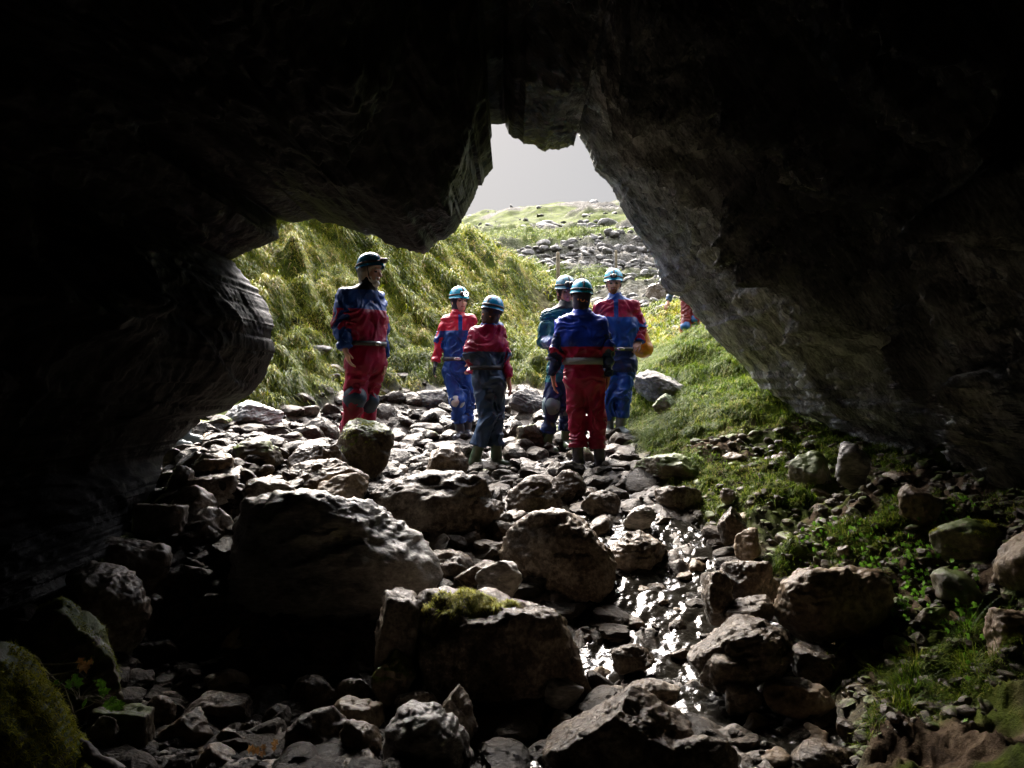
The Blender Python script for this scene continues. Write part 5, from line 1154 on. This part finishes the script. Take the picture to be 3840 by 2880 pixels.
def moss_on(o, n, test, ln=(0.012, 0.035), mat='moss', wid=(0.0012, 0.0024), label=None):
    p = on_mesh(o, n, R_, test)
    if len(p) == 0: return
    m = len(p); org = np.array(o.location)
    q = blades('moss', p, R_.uniform(0, 6.28, m), R_.uniform(*ln, m), R_.uniform(0.2, 1.3, m), R_.uniform(0.3, 1.4, m), R_.uniform(*wid, m), M[mat], np.clip(R_.normal(.5, .25, m), 0, 1), kind=None, parent=o, org=org, seg=2)
    if label: q['label'] = label
b0 = P(1540, 2240, 3.6); 
moss_on(blk, 9000, lambda W_, no: (no[:, 2] > -0.1) & (W_[:, 1] < 3.84+0.10*fbm(W_*9, 2)) & ((1920+W_[:, 0]/W_[:, 1]*FPX) > 1535) & ((1920+W_[:, 0]/W_[:, 1]*FPX) < 1890+90*fbm(W_*12, 2)) & ((1440-(W_[:, 2]-CZ)/W_[:, 1]*FPX) < 2330-np.maximum(0, (1920+W_[:, 0]/W_[:, 1]*FPX-1600))*0.06+60*fbm(W_*10, 2)) & (fbm(W_*14, 2) > -0.35), (0.014, 0.04), 'goldmoss')
for o in list(bpy.data.objects):
    if o.get('label') in ('large moss-stained rock leaning at the lower left wall', 'reddish moss-covered rock on the right bank', 'moss-hung dark lump at the foot of the right bank', 'yellow-mossed rock shelf behind the wellington boot', 'mossy-topped dark boulder in front of the man in the blue and red suit'):
        moss_on(o, 2500, lambda W_, no: (no[:, 2] > 0.25) & (fbm(W_*6, 3) > 0.12), (0.008, 0.022))
# mossy hummock at the lower left corner with a dead branch
hm = H(-140, 2420, 250, 3100, 2.55, 'mound thick with yellow-green moss in the lower left corner', 'round', 'mossy', 0.8, 4, 0.5, 5, 'mossy_mound', cat='moss mound')
moss_on(hm, 30000, lambda W_, no: (no[:, 0]+no[:, 2]*0.8 > 0.0) & (fbm(W_*8, 2) > -0.5), (0.010, 0.030), 'goldmoss')
BARK = plain('dead_bark', (0.05, 0.038, 0.028), 0.6, var=0.4, bump=0.6); TWIG = plain('pale_twig', (0.22, 0.18, 0.13), 0.7, var=0.3)
def tube_path(pts, r0, r1, n=8, wob=0.0, rr=None):
    pts = np.array(pts, float); m = 18; s = np.r_[0, np.cumsum(np.linalg.norm(np.diff(pts, axis=0), axis=1))]; q = np.linspace(0, s[-1], m)
    c = np.stack([np.interp(q, s, pts[:, k]) for k in range(3)], 1); c += fbm(c*9+5, 2)[:, None]*wob; V = []
    for i in range(m):
        t = unit(c[min(i+1, m-1)]-c[max(i-1, 0)]); a = unit(np.cross(t, [0, 0.3, 1])); b = np.cross(t, a); rr_ = r0+(r1-r0)*i/(m-1)
        for k in range(n): V.append(c[i]+(a*math.cos(6.283*k/n)+b*math.sin(6.283*k/n))*rr_*(1+0.15*math.sin(i*1.7+k)))
    F = [[i*n+k, i*n+(k+1) % n, i*n+n+(k+1) % n, i*n+n+k] for i in range(m-1) for k in range(n)]; return np.array(V), np.array(F)
br0 = P(430, 2900, 2.6); V, F = tube_path([P(100, 2585, 2.85), P(230, 2720, 2.75), P(330, 2810, 2.68), P(440, 2920, 2.58)], 0.020, 0.026, 10, 0.01)
bro = bpy.data.objects.new('fallen_branch', None); COL.objects.link(bro); bro.location = br0; tag(bro, 'dark fallen branch slanting past the mossy mound with thin pale twigs', 'branch')
mkobj('limb', make_mesh('limb', V-br0, F, [BARK]), parent=bro)
for a in [[(60, 2440), (140, 2470), (150, 2560), (230, 2700)], [(140, 2470), (60, 2445), (-20, 2440)], [(160, 2520), (230, 2580), (290, 2690)], [(150, 2540), (260, 2530), (330, 2545)], [(230, 2700), (300, 2660), (350, 2640)], [(190, 2620), (170, 2540), (140, 2470)], [(80, 2500), (210, 2497), (290, 2500)], [(250, 2710), (200, 2640), (260, 2600)]]:
    V, F = tube_path([P(x, y, 2.85+0.02*i) for i, (x, y) in enumerate(a)], 0.0035, 0.0018, 5, 0.008); mkobj('twig', make_mesh('twig', V-br0, F, [TWIG]), parent=bro)
def leaf_plant(name, ctr, leaves, label, cat, mat='leaf', size=0.03, stem=True, lobes=3, group=None):
    """each leaf lobed with its own tilt; stems from the root point"""
    o = bpy.data.objects.new(name, None); COL.objects.link(o); o.location = ctr; tag(o, label, cat, group)
    V = []; F = []; SV = []; SF = []; rn = []
    for p in leaves:
        p = np.array(p); a = R_.uniform(0, 6.28); tl = R_.uniform(-0.5, 0.9); d = np.array([math.cos(a)*math.cos(tl), math.sin(a)*0.7*math.cos(tl), math.sin(tl)]); d = unit(d); s_ = unit(np.cross(d, [0.1, -0.8, 0.6])); sz = size*R_.uniform(0.6, 1.2)
        if lobes == 1: out = [(0, 0), (.35, .32), (.7, .28), (1, 0), (.7, -.28), (.35, -.32)]
        elif lobes == 5: out = [(0, 0), (.1, .25), (.35, .2), (.35, .5), (.55, .3), (.7, .45), (.75, .2), (1.1, 0), (.75, -.2), (.7, -.45), (.55, -.3), (.35, -.5), (.35, -.2), (.1, -.25)]
        else: out = [(0, 0), (.1, .5), (.4, .25), (.7, .55), (.75, .2), (1, 0), (.75, -.2), (.7, -.55), (.4, -.25), (.1, -.5)]
        b0_ = len(V); c = p+d*sz*0.45; V.append(c+np.cross(d, s_)*sz*0.08)
        for (u_, v_) in out: V.append(p+d*u_*sz+s_*v_*sz)
        n_ = len(out)
        for i in range(n_): F.append([b0_, b0_+1+i, b0_+1+(i+1) % n_]); rn.append(R_.random()*.3+.35)
        if stem:
            q = p*0.4+np.array(ctr)*0.6+R_.normal(0, size*.2, 3); sb = len(SV)
            for pt in (np.array(ctr)+R_.normal(0, size*.15, 3), q+[0, 0, size*.2], p):
                for k in range(3): SV.append(pt+0.0014*np.array([math.cos(k*2.1), math.sin(k*2.1), 0]))
            for i in range(2):
                for k in range(3): SF.append([sb+i*3+k, sb+i*3+(k+1) % 3, sb+i*3+3+(k+1) % 3, sb+i*3+3+k])
    mkobj('foliage', make_mesh('foliage', np.array(V)-ctr, F, [M[mat]], smooth=False, attrs={'rnd': ('FACE', rn)}), parent=o)
    if stem: mkobj('stem', make_mesh('stem', np.array(SV)-ctr, SF, [TWIG]), parent=o)
    return o
def lv(cx, cy, d, n, sx_, sy_, dz=0.05): return [P(cx+R_.normal(0, sx_), cy+R_.normal(0, sy_), d+R_.normal(0, dz)) for _ in range(n)]
leaf_plant('fern', P(300, 2620, 2.85), lv(260, 2560, 2.85, 10, 28, 10)+lv(370, 2590, 2.85, 9, 16, 20)+lv(430, 2640, 2.85, 9, 24, 12), 'bright green lobed leaves sprouting beside the dead branch', 'plant', size=0.036, lobes=5)
leaf_plant('dead_leaf', P(310, 2500, 2.9), lv(310, 2495, 2.9, 5, 24, 6), 'curled orange leaf lying above the bright green lobed leaves', 'leaf', 'deadleaf', 0.04, False)
leaf_plant('dead_leaf', P(1010, 2815, 2.85), lv(1000, 2812, 2.85, 7, 40, 8), 'brown withered leaves between stones near the bottom edge', 'leaf', 'deadleaf', 0.03, False)
for i, (cx, cy, d, n, sx_, sy_, lab) in enumerate([(3230, 1900, 4.35, 70, 50, 24, 'sprig of ivy left of the light angular stone'), (3060, 1960, 4.55, 45, 40, 18, 'low ivy patch in the moss nearest the stream side'), (3560, 1880, 4.2, 60, 60, 22, 'ivy clump right of the light angular stone'),
        (3420, 1990, 4.0, 90, 60, 30, 'dense dark ivy patch under the light angular stone'), (3500, 2120, 3.75, 70, 60, 30, 'ivy trailing over the bank above the reddish rock'), (3630, 2190, 3.5, 40, 30, 20, 'scattered ivy leaves near the speckled boulder'),
        (3340, 2230, 3.7, 50, 40, 36, 'ivy hanging right of the big tan ridged rock'), (3620, 2260, 3.2, 14, 20, 18, 'pair of bright leaves above the grass tuft at lower right')]):
    c0 = P(cx, cy, d); L_ = []
    for q in lv(cx, cy, d, n, sx_, sy_, 0.12): 
        g0 = float(ground(q[0], q[1])[0]); q[2] = g0+abs(R_.normal(0, 0.035))+0.015; L_.append(q)
    c0[2] = float(ground(c0[0], c0[1])[0]); leaf_plant('ivy', c0, L_, lab, 'ivy', size=0.026, group='ivy on the right bank', stem=False)
# ---------------------------------------------------------------- a label of its own for every loose stone
LM = {'person in the blue-shouldered red suit': (1330, 1700), 'lit-headlamp person\'s boots': (1730, 1630), 'walking person\'s green boots': (1830, 1735), 'crimson-trousered person\'s boots': (2200, 1750),
      'tall bearded person\'s boots': (2315, 1625), 'teal-suited person\'s boot': (2052, 1680), 'mossy-topped dark boulder': (1368, 1690), 'huge rippled boulder': (1250, 1860), 'dome-shaped rock in mid stream': (2000, 1850),
      'orange-brown block': (600, 1950), 'wellington boot': (705, 1690), 'pale lumpy rock': (725, 1880), 'sunlit sloping boulder': (1980, 1510), 'square mossy block': (1850, 2250), 'coarse jagged stream rock': (2770, 2440), 'big tan ridged rock': (3120, 2260),
      'big black pointed rock': (2330, 2700), 'long ribbed rock': (1610, 2760), 'leaf-shaped stone': (705, 2740), 'greenish-topped stone': (1475, 2530), 'pale rounded boulder': (3195, 1725), 'half-buried brown dome': (3040, 1750),
      'pale-topped jutting slab': (2475, 1455), 'bright white slab': (2460, 1095), 'light angular stone': (3440, 1875), 'flat tan stone': (3465, 2720), 'left fence post': (1910, 1040), 'middle fence post': (2094, 1030), 'right fence post': (2311, 1000), 'hilltop skyline\'s left end': (1800, 800), 'hilltop skyline\'s middle': (2080, 770), 'hilltop skyline\'s right end': (2300, 765), 'split grey cobble': (2400, 1930), 'broken black rock': (2385, 2100), 'wide flat grey slab': (690, 2540)}
ORD = ['nearest', 'second nearest', 'third nearest', 'fourth nearest', 'fifth nearest', 'sixth nearest', 'seventh nearest', 'eighth nearest', 'ninth nearest', 'tenth nearest', 'eleventh nearest', 'twelfth nearest']+[w+' nearest' for w in 'thirteenth fourteenth fifteenth sixteenth seventeenth eighteenth nineteenth twentieth twenty-first twenty-second twenty-third twenty-fourth twenty-fifth twenty-sixth twenty-seventh twenty-eighth twenty-ninth thirtieth thirty-first thirty-second thirty-third thirty-fourth thirty-fifth thirty-sixth thirty-seventh thirty-eighth thirty-ninth fortieth'.split()]
WORD = {'wet_stone': 'dark wet', 'bed_stone': 'dark', 'brown_stone': 'brown', 'pale_and_sunlit_limestone': 'pale', 'hill_limestone': 'grey', 'wet_mossy_stone': 'wet mossy', 'mossy_stone': 'mossy'}
bk = {}
for o in bpy.data.objects:
    if o.parent is None and o.get('group') and o.name.split('.')[0] in ('stone', 'limestone_lump', 'outcrop') and o.type == 'MESH':
        x, y, z = o.location; px, py = 1920+x/y*FPX, 1440-(z-CZ)/y*FPX
        nm = min(LM, key=lambda k: (LM[k][0]-px)**2+(LM[k][1]-py)**2); dx, dy = px-LM[nm][0], py-LM[nm][1]
        side = ('right of' if dx > 0 else 'left of') if abs(dx) > abs(dy) else ('below' if dy > 0 else 'above'); nm = nm.replace('person in the blue-shouldered red suit', 'blond person')
        bk.setdefault((WORD[o.data.materials[0].name] if 'hill' not in o['group'] else 'crag', nm, side), []).append((dx*dx+dy*dy, o))
for (gp, nm, side), L_ in bk.items():
    L_.sort(key=lambda q: q[0])
    for i, (_, o) in enumerate(L_):
        o['label'] = '%s %s, %s %s the %s' % (WORD[o.data.materials[0].name] if gp != 'crag' else 'grey', 'stone' if gp != 'crag' else 'outcrop', ORD[i], side, nm)
print('done', round(time.time()-T00, 1), len(bpy.data.objects))
